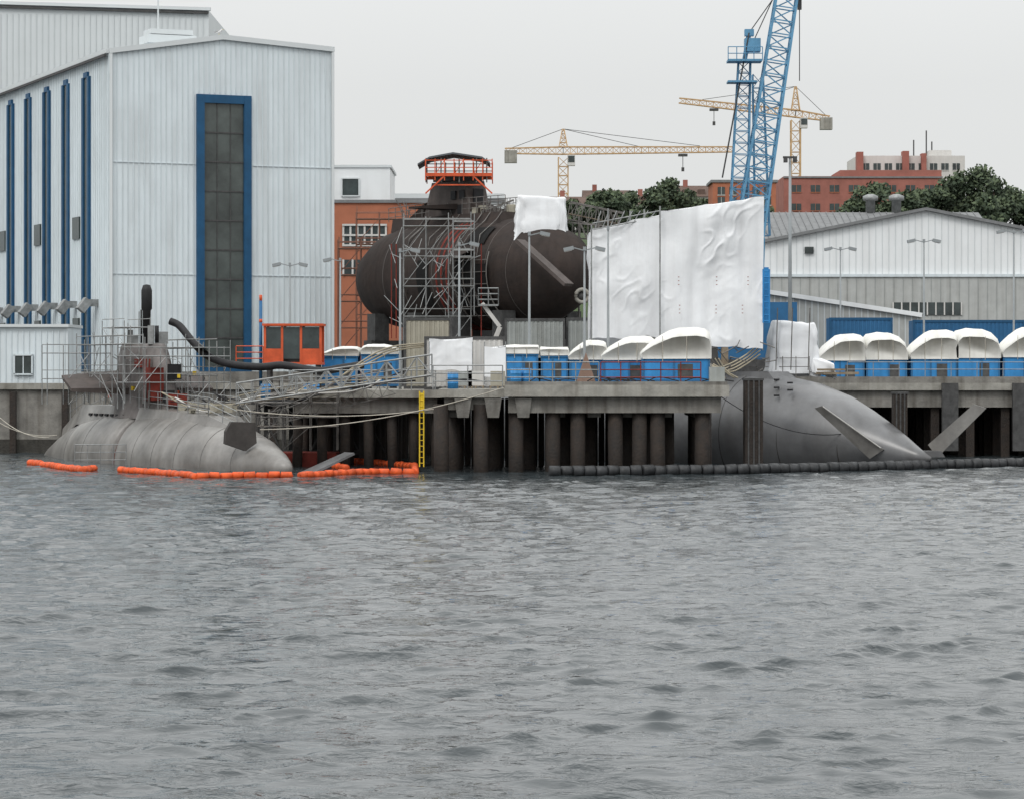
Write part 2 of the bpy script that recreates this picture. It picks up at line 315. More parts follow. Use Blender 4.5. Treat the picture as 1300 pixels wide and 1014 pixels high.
# ---------------------------------------------------------------- buildings
def big_hall():
    o=Obj("shipyard_hall"); C=V(-28.4,200,0); f=V(.9165,.4,0); s=V(-.4,.9165,0); nf=V(.4,-.9165,0); ns=V(-.9165,-.4,0)
    LF=16.8; LS=48; zl,zr,zz=27.9,29.25,28.75; qr=8.3
    w=o.p('walls',white_clad)
    prof=[C+V(0,0,GZ),C+f*LF+V(0,0,GZ),C+f*LF+V(0,0,zz),C+f*qr+V(0,0,zr),C+V(0,0,zl)]
    w.prism(prof,s*LS)
    def zt(q): return zl+(zr-zl)*q/qr if q<qr else zr+(zz-zr)*(q-qr)/(LF-qr)
    r=o.p('ribs',white_rib)
    m1=lambda px:(-28.4-(px-650)/F*200)/(-.9165+.4*(px-650)/F)
    q0,q1=m1(249),m1(318)
    p_=.40;n=int(LF/p_)
    for i in range(n+1):
        q=i*p_+.15
        if q>LF-.1: break
        z0=GZ
        if q0-.05<q<q1+.05: z0=25.2
        c=C+f*q+nf*.03; r.box((c.x,c.y,(z0+zt(q)-.1)/2),(.07,.05,zt(q)-.1-z0),math.atan2(.4,.9165))
    ribs(r,C,C+s*LS,GZ,zl-.1,ns,.5,.08,.05)
    t=o.p('roof_edge',far_clad)
    for a,b in((V(0,0,zl),f*qr+V(0,0,zr)),(f*qr+V(0,0,zr),f*LF+V(0,0,zz))): t.beam(C+a+nf*.1,C+b+nf*.1,.3,.35)
    t.beam(C+V(0,0,zl)+ns*.12,C+s*LS+V(0,0,zl)+ns*.12,.3,.3)
    gt=o.p('gutter',steel_d); gt.beam(C+V(0,0,zl-.3)+ns*.3,C+s*LS+V(0,0,zl-.3)+ns*.3,.18,.16)
    lp=o.p('sheet_laps',white_rib)
    for z in(12.2,20.1):
        lp.beam(C+V(0,0,z)+nf*.04,C+f*(q0-.1)+V(0,0,z)+nf*.04,.06,.035); lp.beam(C+f*(q1+.1)+V(0,0,z)+nf*.04,C+f*LF+V(0,0,z)+nf*.04,.06,.035)
    ang=math.atan2(.4,.9165); bf=o.p('blue_frames',blue_frame); gl=o.p('glazing',glass2); br=o.p('glazing_bars',steel_d)
    zb,ztp=5.0,25.1; fw=.55
    for q in(q0+fw/2,q1-fw/2):
        c=C+f*q+nf*.14; bf.box((c.x,c.y,(zb+ztp)/2),(fw,.28,ztp-zb),ang)
    for z in(zb+.3,ztp-.3):
        c=C+f*(q0+q1)/2+nf*.13; bf.box((c.x,c.y,z),(q1-q0-2*fw,.24,.6),ang)
    c=C+f*(q0+q1)/2+nf*.03; gl.box((c.x,c.y,(zb+ztp)/2),(q1-q0-2*fw,.05,ztp-zb-1.2),ang)
    for i in range(1,9):
        z=zb+.6+i*(ztp-zb-1.2)/9; cc=C+f*(q0+q1)/2+nf*.08; br.box((cc.x,cc.y,z),(q1-q0-2*fw,.06,.10),ang)
    for k in(1/3,2/3):
        cc=C+f*(q0+fw+(q1-q0-2*fw)*k)+nf*.075; br.box((cc.x,cc.y,(zb+ztp)/2),(.05,.05,ztp-zb-1.2),ang)
    as_=math.atan2(.9165,-.4); sg=o.p('side_glazing',glass); vt=o.p('vent_cowls',steel,False)
    for i in range(8):
        q=5.9+5.75*i
        for dq in(-.75,.75):
            c=C+s*(q+dq)+ns*.10; bf.box((c.x,c.y,15.8),(.45,.2,21.6),as_)
        c=C+s*q+ns*.05; sg.box((c.x,c.y,15.8),(1.04,.1,21.4),as_)
        c=C+s*q+ns*.09; bf.box((c.x,c.y,26.75),(1.04,.18,.4),as_)
        c=C+s*(q-2.8)+V(0,0,10.2)
        vt.beam(c,c+ns*.7,.5,.5); vt.beam(c+ns*.7+V(0,0,.2),c+ns*1.3-V(0,0,.55),.75,.6)
        if i%2==1:
            c=C+s*(q-2.9)+ns*.06; sg.box((c.x,c.y,15.8),(1.9,.14,1.6),as_)
            c=C+s*(q-2.9)+ns*.07; sg.box((c.x,c.y,8.6),(1.6,.12,1.2),as_)
    t.beam(C+V(0,0,GZ)+nf*.12+f*.1,C+V(0,0,zl)+nf*.12+f*.1,.2,.2)
    t.beam(C+V(0,0,GZ)+nf*.12+f*(LF-.1),C+V(0,0,zz)+nf*.12+f*(LF-.1),.2,.2)
    pb=o.p('plinth',concrete); pb.beam(C+nf*.2+V(0,0,GZ+.5),C+f*LF+nf*.2+V(0,0,GZ+.5),.3,1.0); pb.beam(C+ns*.2+V(0,0,GZ+.5),C+s*LS+ns*.2+V(0,0,GZ+.5),.3,1.0)
    u=o.p('rooftop_unit',far_clad); c=A(213,46,206); u.box((c.x,206,29.3),(3.6,2.4,.6),ang); u.box((c.x,206.3,29.9),(3.2,1.8,.35),ang)
    for k in(-1.6,-.5,.6,1.6): u.tube((c.x+k,205.2,28),(c.x+k,205.2,29.2),.06,5)
    u.tube((c.x-.7,206,29.9),(c.x-.7,206,32.6),.06,5)
    o.done()
big_hall()
o=Obj("seagull"); b=o.p('body',gullw,True); c=A(278,43,203.2)
b.lathe([(c+V(-.26,0,.05),.02),(c+V(-.15,0,.06),.07),(c+V(0,0,.1),.11),(c+V(.12,0,.16),.09),(c+V(.17,0,.24),.06),(c+V(.21,0,.29),.06),(c+V(.25,0,.29),.02)],10)
b=o.p('wings',steel,True); b.lathe([(c+V(-.33,0,.08),.01),(c+V(-.1,0,.14),.09),(c+V(.06,0,.16),.08)],8)
b=o.p('beak_and_legs',yellow_b); b.beam(c+V(.25,0,.29),c+V(.33,0,.27),.02); b.beam(c+V(0,.03,.02),c+V(0,.03,-.13),.015); b.beam(c+V(0,-.03,.02),c+V(0,-.03,-.13),.015); o.done()
o=Obj("shipyard_hall"); w=o.p('walls',far_clad); x1=(265-650)*262/F
w.prism([(-80,262,GZ),(x1,262,GZ),(x1,262,38.6),(-80,262,40.2)],(0,60,0)); r=o.p('ribs',far_rib)
ribs(r,(-79.8,262,0),(x1,262,0),GZ,38.3,(0,-1,0),.55,.12)
t=o.p('roof_edge',steel_d); t.beam((-80,261.8,39.9),(x1,261.8,38.35),.3,.18); t=o.p('roof_edge_cap',far_clad); t.beam((-80,261.8,40.25),(x1+.2,261.8,38.7),.5,.3); o.done()
o=Obj("shipyard_annex"); w=o.p('walls',white_clad); xa=(86-650)*192/F
w.bb(-75,xa,192,198,GZ,8.3); r=o.p('ribs',white_rib); ribs(r,(-60,192,0),(xa,192,0),GZ+.2,8.1,(0,-1,0),.4,.08)
t=o.p('roof_edge',far_clad); t.bb(-75.2,xa+.1,191.7,198.1,8.302,8.5)
wn=o.p('window',glass); c=A(30,463,192); wn.box((c.x,191.9,c.z),(1.1,.1,1.2)); fr=o.p('window_frame',white_rib)
for dx in(-.6,.6): fr.box((c.x+dx,191.86,c.z),(.1,.2,1.3))
for dz in(-.65,.65): fr.box((c.x,191.86,c.z+dz),(1.3,.2,.1))
fr.box((c.x,191.83,c.z),(.06,.05,1.2)); o.done()
def windows(gl,fr,x0,x1,y,z0,z1,nx,nz,ww,wh):
    for i in range(nx):
        for k in range(nz):
            cx=x0+(x1-x0)*(i+.5)/nx; cz=z0+(z1-z0)*(k+.5)/nz
            gl.box((cx,y-.02,cz),(ww,.08,wh))
            fr.box((cx,y-.05,cz-wh/2-.06),(ww+.1,.14,.10)); fr.box((cx,y-.075,cz),(.06,.05,wh))
o=Obj("white_office_building"); w=o.p('walls',white_clad2); a=A(427,213,280);b=A(495,257,280)
w.bb(a.x-3,b.x,280,292,GZ,a.z); r=o.p('roof_edge',far_clad); r.bb(a.x-3.1,b.x+.15,279.85,292.1,a.z+.002,a.z+.25)
gl=o.p('window',glass); c=A(445,238,280); gl.box((c.x,279.95,c.z),(1.6,.14,1.6)); fr=o.p('window_frame',far_clad)
for dx in(-.85,.85): fr.box((c.x+dx,279.9,c.z),(.12,.2,1.8))
for dz in(-.87,.87): fr.box((c.x,279.9,c.z+dz),(1.58,.2,.12))
o.done()
o=Obj("brick_workshop"); w=o.p('walls',brick_o); a=A(424,258,272);b=A(600,400,272); w.bb(a.x,b.x,272,279.5,GZ,a.z)
r=o.p('roof_edge',roofm); r.bb(a.x-.1,b.x+.1,271.8,279.4,a.z+.003,a.z+.3)
gl=o.p('windows',glass); fr=o.p('window_frames',render_w)
c0=A(436,286,272);c1=A(490,312,272); gl.bb(c0.x,c1.x,271.9,272.05,c1.z,c0.z)
for i in range(7): x=c0.x+(c1.x-c0.x)*i/6; fr.bb(x-.09,x+.09,271.8,271.89,c1.z,c0.z)
for z in(c0.z,(c0.z+c1.z)/2,c1.z): fr.bb(c0.x-.1,c1.x+.1,271.7,271.79,z-.09,z+.09)
c0=A(436,330,272);c1=A(530,350,272); gl.bb(c0.x,c1.x,271.9,272.05,c1.z,c0.z)
for i in range(9): x=c0.x+(c1.x-c0.x)*i/8; fr.bb(x-.09,x+.09,271.8,271.89,c1.z,c0.z)
o.done()
o=Obj("flat_roofed_building"); w=o.p('walls',far_clad); a=A(495,246,300);b=A(640,400,300); w.bb(a.x,b.x,300,315,GZ,a.z); t=o.p('roof_band',roofm); t.bb(a.x-.1,b.x+.1,299.8,315.1,a.z-.9,a.z-.5)
gl=o.p('windows',glass); fr=o.p('frames',render_w); windows(gl,fr,a.x,b.x,300,GZ+3,a.z-1.5,6,3,1.2,1.2); o.done()
def gable(name,uL,vL,uP,vP,uR,vR,d,depth,wm=white_clad2):
    o=Obj(name); w=o.p('walls',wm); L=A(uL,vL,d);P=A(uP,vP,d);R=A(uR,vR,d)
    w.prism([(L.x,d,GZ),(R.x,d,GZ),tuple(R),tuple(P),tuple(L)],(0,depth,0))
    r=o.p('roof',roofm)
    for a,b in((L,P),(P,R)):
        a2=a+(a-b).normalized()*.4 if a is L else a; b2=b+(b-a).normalized()*.4 if b is R else b
        r.prism([a2+V(0,-.5,.02),b2+V(0,-.5,.02),b2+V(0,-.5,.3),a2+V(0,-.5,.3)],(0,depth+1,0))
    return o,L,P,R
o,L,P,R=gable("gabled_warehouse",968,309,1175,268,1400,312,258,10)
def zt(q):
    x=L.x+q
    return L.z+(P.z-L.z)*(x-L.x)/(P.x-L.x) if x<P.x else P.z+(R.z-P.z)*(x-P.x)/(R.x-P.x)
zs=A(0,352,258).z
lw=o.p('lower_cladding',grey_clad); lw.bb(L.x+.01,R.x,257.75,257.99,GZ,zs)
r=o.p('ribs',far_clad); ribs(r,(L.x,258,0),(R.x,258,0),zs,lambda q:zt(q)-.1,(0,-1,0),.6,.06,.04)
r2=o.p('lower_ribs',cont_g)
for i in range(38): x=L.x+i*.85; r2.bb(x,x+.05,257.7,257.748,GZ,zs)
t=o.p('band',white_rib); t.bb(L.x,R.x,257.6,257.98,zs+.002,zs+.25)
gl=o.p('windows',glass); fr=o.p('window_frames',render_w)
c0=A(1135,384,257);c1=A(1222,400,257); gl.bb(c0.x,c1.x,257.64,257.74,c1.z,c0.z)
for i in range(9): x=c0.x+(c1.x-c0.x)*i/8; fr.bb(x-.06,x+.06,257.55,257.63,c1.z,c0.z)
c=A(1027,318,258); gl.box((c.x,257.9,c.z),(.8,.3,.6))
o.done()
o=Obj("dark_roofed_warehouse"); a=A(968,305,285);b=A(1060,272,300); c=A(1230,272,300); w=o.p('walls',grey_clad); w.bb(a.x,c.x,285,310,GZ,a.z)
r=o.p('roof',roofm); r.prism([(a.x-.5,284.6,a.z),(a.x-.5,297,b.z),(a.x-.5,310.4,a.z)],(c.x-a.x+1,0,0)); r2=o.p('roof_seams',roofm)
for i in range(34): x=a.x+i*.7; r2.beam((x,284.5,a.z+.05),(x,297,b.z+.05),.07,.07)
vt=o.p('roof_vents',steel,True)
for u in(1105,1138):
    q=A(u,262,297); vt.lathe([((q.x,297,b.z-.5),.5),((q.x,297,b.z+1.2),.5),((q.x,297,b.z+1.25),.8),((q.x,297,b.z+1.7),.8),((q.x,297,b.z+1.9),.3)],14)
o.done()
o=Obj("sloped_shed"); d_=228; a=A(966,371,d_);b=A(1170,402,d_); w=o.p('walls',grey_clad); w.prism([(a.x,d_,GZ),(b.x,d_,GZ),tuple(b),tuple(a)],(0,14,0))
r=o.p('ribs',far_rib); L_=b.x-a.x
ribs(r,(a.x,d_,0),(b.x,d_,0),GZ,lambda q:a.z+(b.z-a.z)*q/L_-.1,(0,-1,0),.5,.1,.06)
t=o.p('roof_edge',white_clad2); t.beam(a+V(0,-.1,.1),b+V(0,-.1,.1),.5,.35); o.done()
o=Obj("brick_apartment_block"); w=o.p('walls',brick); a=A(995,224,450);b=A(1196,280,450); w.bb(a.x,b.x,450,464,GZ,a.z)
m_=A(1060,216,450); w.bb(a.x+9,b.x,450.5,463,a.z,m_.z)
gl=o.p('windows',glass); fr=o.p('window_frames',brick_o); windows(gl,fr,a.x+.5,b.x-.5,450,A(0,275,450).z,a.z-.5,8,2,1.5,1.1)
t=o.p('cornice',roofm); t.bb(a.x-.1,b.x+.1,449.8,449.98,a.z-.3,a.z-.05)
bc=o.p('balconies',render_w)
for i in(5,6,7): cx=a.x+.5+(b.x-a.x-1)*(i+.5)/8; bc.bb(cx-1.1,cx+1.1,449.2,449.95,A(0,262,450).z,A(0,257,450).z)
o.done()
o=Obj("penthouse_block"); w=o.p('walls',render_w); a=A(1088,198,466);b=A(1225,225,466); w.bb(a.x,b.x,466,480,GZ,a.z)
gl=o.p('windows',glass); fr=o.p('window_frames',render_w); windows(gl,fr,a.x+.5,b.x-.5,466,a.z-3.2,a.z-.4,9,1,1.2,1.1)
bk=o.p('brick_bays',brick)
for u0,u1,v0 in((1088,1096,193),(1146,1154,192),(1170,1176,195)):
    p0=A(u0,v0,465);p1=A(u1,222,465); bk.bb(p0.x,p1.x,464.8,467,p1.z,p0.z)
rw=o.p('roof_houses',render_w); p0=A(1180,191,468);p1=A(1208,198,468); rw.bb(p0.x,p1.x,468,474,p1.z,p0.z)
an=o.p('antenna',steel_d)
for u,v in((1176,166),(1160,178),(1183,180)): p0=A(u,v,470); an.tube((p0.x,470,a.z),(p0.x,470,p0.z),.12,5)
o.done()
o=Obj("low_brick_building"); w=o.p('walls',brick_o); a=A(905,232,430);b=A(985,280,430); w.bb(a.x,b.x,430,440,GZ,a.z); gl=o.p('windows',glass); fr=o.p('window_frames',render_w); windows(gl,fr,a.x+.4,b.x-.4,430,A(0,262,430).z,a.z-.5,5,2,1.1,1.2)
t=o.p('roof',roofm); t.bb(a.x-.3,b.x+.3,429.8,440.2,a.z+.002,a.z+.4); o.done()
for u0,u1,vr,ve,d_ in((700,742,248,262,470),(742,800,240,254,500),(858,905,234,250,490),(800,860,246,260,480)):
    o=Obj("tiled_roof_house"); a=A(u0,vr,d_);b=A(u1,ve,d_); w=o.p('walls',render_w); w.bb(a.x,b.x,d_,d_+9,GZ,b.z); r=o.p('roof',tile); r.prism([(a.x-.3,d_-.4,b.z+.01),(a.x-.3,d_+4.5,a.z),(a.x-.3,d_+9.4,b.z+.01)],(b.x-a.x+.6,0,0))
    ch=o.p('chimney',brick); ch.bb(a.x+1.5,a.x+2.3,d_+4,d_+4.8,a.z-1,a.z+1); gl=o.p('windows',glass); fr=o.p('window_frames',render_w); windows(gl,fr,a.x,b.x,d_,b.z-4,b.z-.5,3,1,1,1.3)
    dm=o.p('dormers',tile); 
    for i in range(2): x=a.x+(b.x-a.x)*(.3+.4*i); dm.bb(x-.6,x+.6,d_+.6,d_+3,b.z+.4,b.z+1.3)
    o.done()
# ---------------------------------------------------------------- trees
def tree(u,vtop,d,wpx,seed,name="tree"):
    rs=random.Random(seed); top=A(u,vtop,d); bz=hz(top.x,d)-.3; H=max(5,top.z-bz); R=wpx*d/F/2*1.1
    o=Obj(name); t=o.p('trunk',bark,True); base=V(top.x,d,bz)
    t.lathe([(base,.35),(base+V(.1,0,H*.3),.27),(base+V(0,.1,H*.6),.17),(base+V(0,0,H*.85),.06)],8)
    ld=o.p('leaves_dark',leafd); ll=o.p('leaves_light',leafl)
    lobes=[]
    for i in range(13):
        a=rs.uniform(0,6.28); z=rs.uniform(.3,.85); rr=R*rs.uniform(.15,.8)*(1.15-z*.6)
        c=base+V(rr*math.cos(a),rr*math.sin(a),z*H); lobes.append((c,R*rs.uniform(.28,.45))); t.lathe([(base+V(0,0,H*.3),.10),(c,.03)],5)
    lobes.append((base+V(R*.1,0,H-R*.3),R*.32))
    for c,r in lobes:
        for i in range(170):
            dv=Vector((rs.gauss(0,1),rs.gauss(0,1),rs.gauss(0,1))).normalized()*r*rs.uniform(.5,1.2); dv.z*=.85; p=c+dv
            a=Vector((rs.gauss(0,1),rs.gauss(0,1),rs.gauss(0,1))).normalized(); b=a.orthogonal().normalized(); s=rs.uniform(.14,.36)
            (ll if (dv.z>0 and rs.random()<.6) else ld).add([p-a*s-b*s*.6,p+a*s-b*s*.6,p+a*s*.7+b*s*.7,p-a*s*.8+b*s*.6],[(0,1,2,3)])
    o.done()
sd=0
for u,v,d,w_ in((752,246,440,50),(775,240,430,55),(800,243,445,55),(825,237,440,58),(847,225,442,58),(872,240,450,50),(725,253,450,44),(892,252,452,40),(700,256,455,40),
    (1108,231,400,62),(1140,244,395,56),(1165,240,400,60),(1188,236,402,56),(1212,220,405,66),(1237,212,400,72),(1262,226,395,66),(1288,242,400,64),(1318,246,400,70),(1085,254,400,46),(972,262,345,40),(1250,244,390,60)):
    sd+=1; tree(u,v,d,w_,sd)
# ---------------------------------------------------------------- cranes
def tower_crane(um,vapex,vj,ul,ur,vl,vr,d,longside):
    o=Obj("tower_crane"); y=o.p('lattice',yellow); b=A(um,vj,d); m=1.7
    lattice(y,(b.x,d,GZ),(b.x,d,b.z-1),m,m,24,.13)
    ap=A(um,vapex,d); lattice(y,(b.x,d,b.z+.8),(b.x,d,ap.z),1.5,.3,4,.11)
    l=A(ul,vl,d);r=A(ur,vr,d)
    for e in(l,r):
        lattice(y,(b.x,d,b.z+.2),e,1.3,.9,int(abs(e.x-b.x)/1.3)+1,.11)
    ln=l if longside=='l' else r; sh=r if longside=='l' else l
    tie=o.p('ties',steel_d)
    for fr in(.45,.8): q=b.lerp(ln,fr); tie.tube((b.x,d,ap.z),q+V(0,0,.7),.05,4)
    tie.tube((b.x,d,ap.z),b.lerp(sh,.9)+V(0,0,.5),.05,4)
    cw=o.p('counterweight',concrete_l); q=b.lerp(sh,.9); cw.box((q.x,d,q.z-1.0),(2.2,1.6,2.2)); 
    cb=o.p('cab',render_w); cb.box((b.x+1.4,d-1,b.z-1.6),(1.3,1.5,1.9)); wn=o.p('cab_window',glass); wn.box((b.x+1.4,d-1.78,b.z-1.4),(1.1,.06,1.1))
    q=b.lerp(ln,.7); tr=o.p('trolley',steel_d); tr.box((q.x,d,q.z-.9),(1.6,1.2,.4)); tr.tube((q.x,d,q.z-1),(q.x,d,q.z-3.2),.06,4); tr.box((q.x,d,q.z-3.4),(.5,.4,.7))
    o.done()
tower_crane(715,164,193,641,932,192,190,500,'r')
tower_crane(1010,110,146,862,1053,128,151,520,'l')
o=Obj("lattice_boom_crane"); b=o.p('lattice',blue_cr); d=215
lattice(b,A(951,300,d),A(1004,-40,d),2.0,1.5,20,.11); 
lattice(b,A(937,300,d+1),A(945,78,d+1),1.4,.9,15,.075)
lattice(b,A(968,300,d+3),A(962,95,d+3),1.1,.8,12,.06)
hd=o.p('head_platform',blue_cr); c=A(945,78,d+.5); hd.box((c.x,c.y,c.z),(2.6,1.8,.16)); hd.box((c.x-.2,c.y,c.z-1.6),(2.2,1.6,.14)); c2=A(951,42,d+.5); hd.beam(c,c2,.35); hd.box(c2,(.7,.6,.5)); rail(hd,[c+V(-1.3,-.9,0),c+V(1.3,-.9,0)],1,.6,.035,2)
hd.box((c.x+.6,c.y,c.z+1.2),(1.2,1.0,1.0))
cb=o.p('cables',steel_d); t0=A(1015,-60,d); cb.tube(t0,A(1015,103,d),.035,4); cb.tube(A(1013,-60,d),A(1013,5,d),.08,4); cb.box(A(1015,6,d),(.3,.3,.8))
cb.tube(c2,A(1002,-30,d),.04,4); cb.tube(A(945,78,d+1),A(990,-20,d),.04,4); cb.tube(A(951,42,d),A(917,226,d),.06,4)
bd=o.p('machinery_house',blue_dk); q=A(950,0,d); bd.bb(q.x-3.5,q.x+3.5,d-2,d+6,6.2,10.5); tk=o.p('crawler_tracks',steel_d)
for yy in(d-3,d+6): tk.bb(q.x-5,q.x+5,yy,yy+1.4,GZ,6.2)
tk.bb(q.x-1.5,q.x+1.5,d-1.6,d+6,5,6.2); lattice(b,(q.x,d+1,10.5),A(951,300,d),2.0,2.0,3,.16) 
tp=o.p('boom_tip',blue_cr); tp.beam(A(1004,-40,d),A(1016,-62,d),.6)
o.done()
# ---------------------------------------------------------------- tarps
def sheet(part,p00,p10,p01,p11,nx,nz,amp,seed,nrm=(0,-1,0),ragged=.15):
    p00,p10,p01,p11=map(Vector,(p00,p10,p01,p11)); nrm=Vector(nrm); vs=[];L=(p10-p00).length;H=(p01-p00).length
    for j in range(nz+1):
        for i in range(nx+1):
            u=i/nx;w=j/nz; p=p00.lerp(p10,u).lerp(p01.lerp(p11,u),w)
            x=u*L; z=w*H
            n1=noise.noise(Vector((x*1.6+seed,z*.16,seed*.7)))              # long vertical folds
            n2=noise.noise(Vector((x*.3,z*.35,seed*1.3)))                    # broad billow
            c=(x/2.6)%1-.5; n3=math.sin((z*1.0+3.2*c*c+.5*noise.noise(Vector((x*.5,z*.5,seed))))*2.7)
            msk=max(0,noise.noise(Vector((x*.35+7,z*.28,seed+2)))*1.6+.25)
            n4=(1-abs(noise.noise(Vector((x*1.1-z*.7,z*1.0+x*.3,seed+9.1))))*2); n4=max(0,n4-.55)
            p=p+nrm*amp*(n1*.75+n2*1.6+n3*.38*msk+n4*1.0*msk)
            if j==0: p.z+=ragged*noise.noise(Vector((x*1.3,0,seed)))
            if j==nz: p.z+=ragged*.6*noise.noise(Vector((x*.8,5,seed)))-.10*abs(math.sin(math.pi*x/2.6))
            vs.append(p)
    fs=[(j*(nx+1)+i,j*(nx+1)+i+1,(j+1)*(nx+1)+i+1,(j+1)*(nx+1)+i) for j in range(nz) for i in range(nx)]
    part.add(vs,fs)
o=Obj("tarpaulin_enclosure"); t=o.p('front_sheets',tarp,True)
sheet(t,A(838,438,163),A(968,442,163),A(838,268,163),A(970,249,163),120,140,.20,2)
sheet(t,A(750,430,166),A(837,428,164.5),A(750,291,166),A(837,272,164.5),80,100,.18,5)
s_=o.p('side_sheets',tarp,True); a=A(968,442,163);b=A(968,249,163)
sheet(s_,a+V(0,.1,0),a+V(.3,7,0),b+V(0,.1,0),b+V(.3,7,-.5),30,60,.1,8,(1,0,0))
a=A(750,430,166);b=A(750,291,166); sheet(s_,a+V(0,6,0),a+V(0,.1,0),b+V(0,6,0),b+V(0,.1,0),30,50,.1,9,(-1,0,0))
sheet(s_,(4.9,170.5,7),(14.6,170.5,7),(4.9,170.5,13.5),(14.6,170.5,15.2),40,40,.1,10,(0,1,0))
ps=o.p('poles',steel)
for u,v0,v1,d in((772,265,440,163.5),(838,262,440,162.6),(751,286,440,165.5),(800,268,300,166.5),(818,266,290,166.5),(968,246,445,163.5)): ps.tube(A(u,v1,d),A(u,v0,d),.05,5)
for v in(272,280): ps.tube(A(752,v+12,165),A(838,v-4,165),.035,5)
for i in range(9): u=755+i*10; ps.tube(A(u,292-i*2,165),A(u+8,268,165),.03,4)
bl=o.p('blue_edge_ladder',blue); 
for s in(0,.35): bl.tube(A(969,410,162.5)+V(s,0,0),A(969,342,162.5)+V(s,0,0),.05,5)
for i in range(9): bl.tube(A(969,408-i*8,162.5),A(969,408-i*8,162.5)+V(.35,0,0),.03,4)
bl.bb(14.50,14.75,162.9,163.3,8.1,11.3)
tie=o.p('tie_patches',mat("tie_patch",(.35,.2,.18),.7)); 
for u in(862,905,945):
    for v in(352,388):
        c=A(u+random.uniform(-6,6),v,162.7)
        for k in range(3): tie.box(c+V(0,-.15,-k*.22),(.08,.06,.05),.0)
o.done()
def drape(part,c,sx,sy,sz,seed,taper=.12,slope=0.0,n=34,m=120):
    # sheet thrown over a box frame: straight sides with vertical folds, soft top edges, sagging roof
    vs=[];c=Vector(c); e=lambda v,p:math.copysign(abs(v)**p,v)
    H=[0,.03,.1,.2,.3,.4,.5,.6,.68,.76,.83,.89,.94,.975,1.0]; rows=[(1.0,h) for h in H[:-2]]+[(.985,.975),(.95,1.0),(.8,.995),(.6,.99),(.4,.985),(.2,.98),(.02,.98)]
    for rr,h in rows:
        for i in range(m):
            ph=2*math.pi*i/m; x=e(math.cos(ph),.22); y=e(math.sin(ph),.22)
            s=rr*(1-taper*h); X=x*s*sx/2; Y=y*s*sy/2
            fold=.07*noise.noise(Vector((x*sx*1.4+seed,y*sy*1.4,h*.8)))+.035*noise.noise(Vector((x*sx*4,y*sy*4+seed,h*1.2)))+.06*noise.noise(Vector((x*sx*.8,h*sz*1.6,y*sy*.8+seed)))
            fold*=(1.9-h*.9) if rr>.9 else 0
            cr=.11*max(0,(1-2*abs(noise.noise(Vector((X*1.2+h*2,Y*1.2,h*sz*1.1+seed)))))-.4)
            f=1+(fold*1.4+cr)*2/min(sx,sy)
            zz=h*sz+slope*X+(.12*noise.noise(Vector((X*1.1,Y*1.1,seed))) if h>.9 else 0)
            if h==0: zz+=.22*noise.noise(Vector((x*sx*1.1,y*sy*1.1,seed+4)))
            vs.append(c+Vector((X*f,Y*f,zz)))
    R_=len(rows); fs=[(j*m+i,j*m+(i+1)%m,(j+1)*m+(i+1)%m,(j+1)*m+i) for j in range(R_-1) for i in range(m)]+[[(R_-1)*m+i for i in range(m)]]
    part.add(vs,fs)
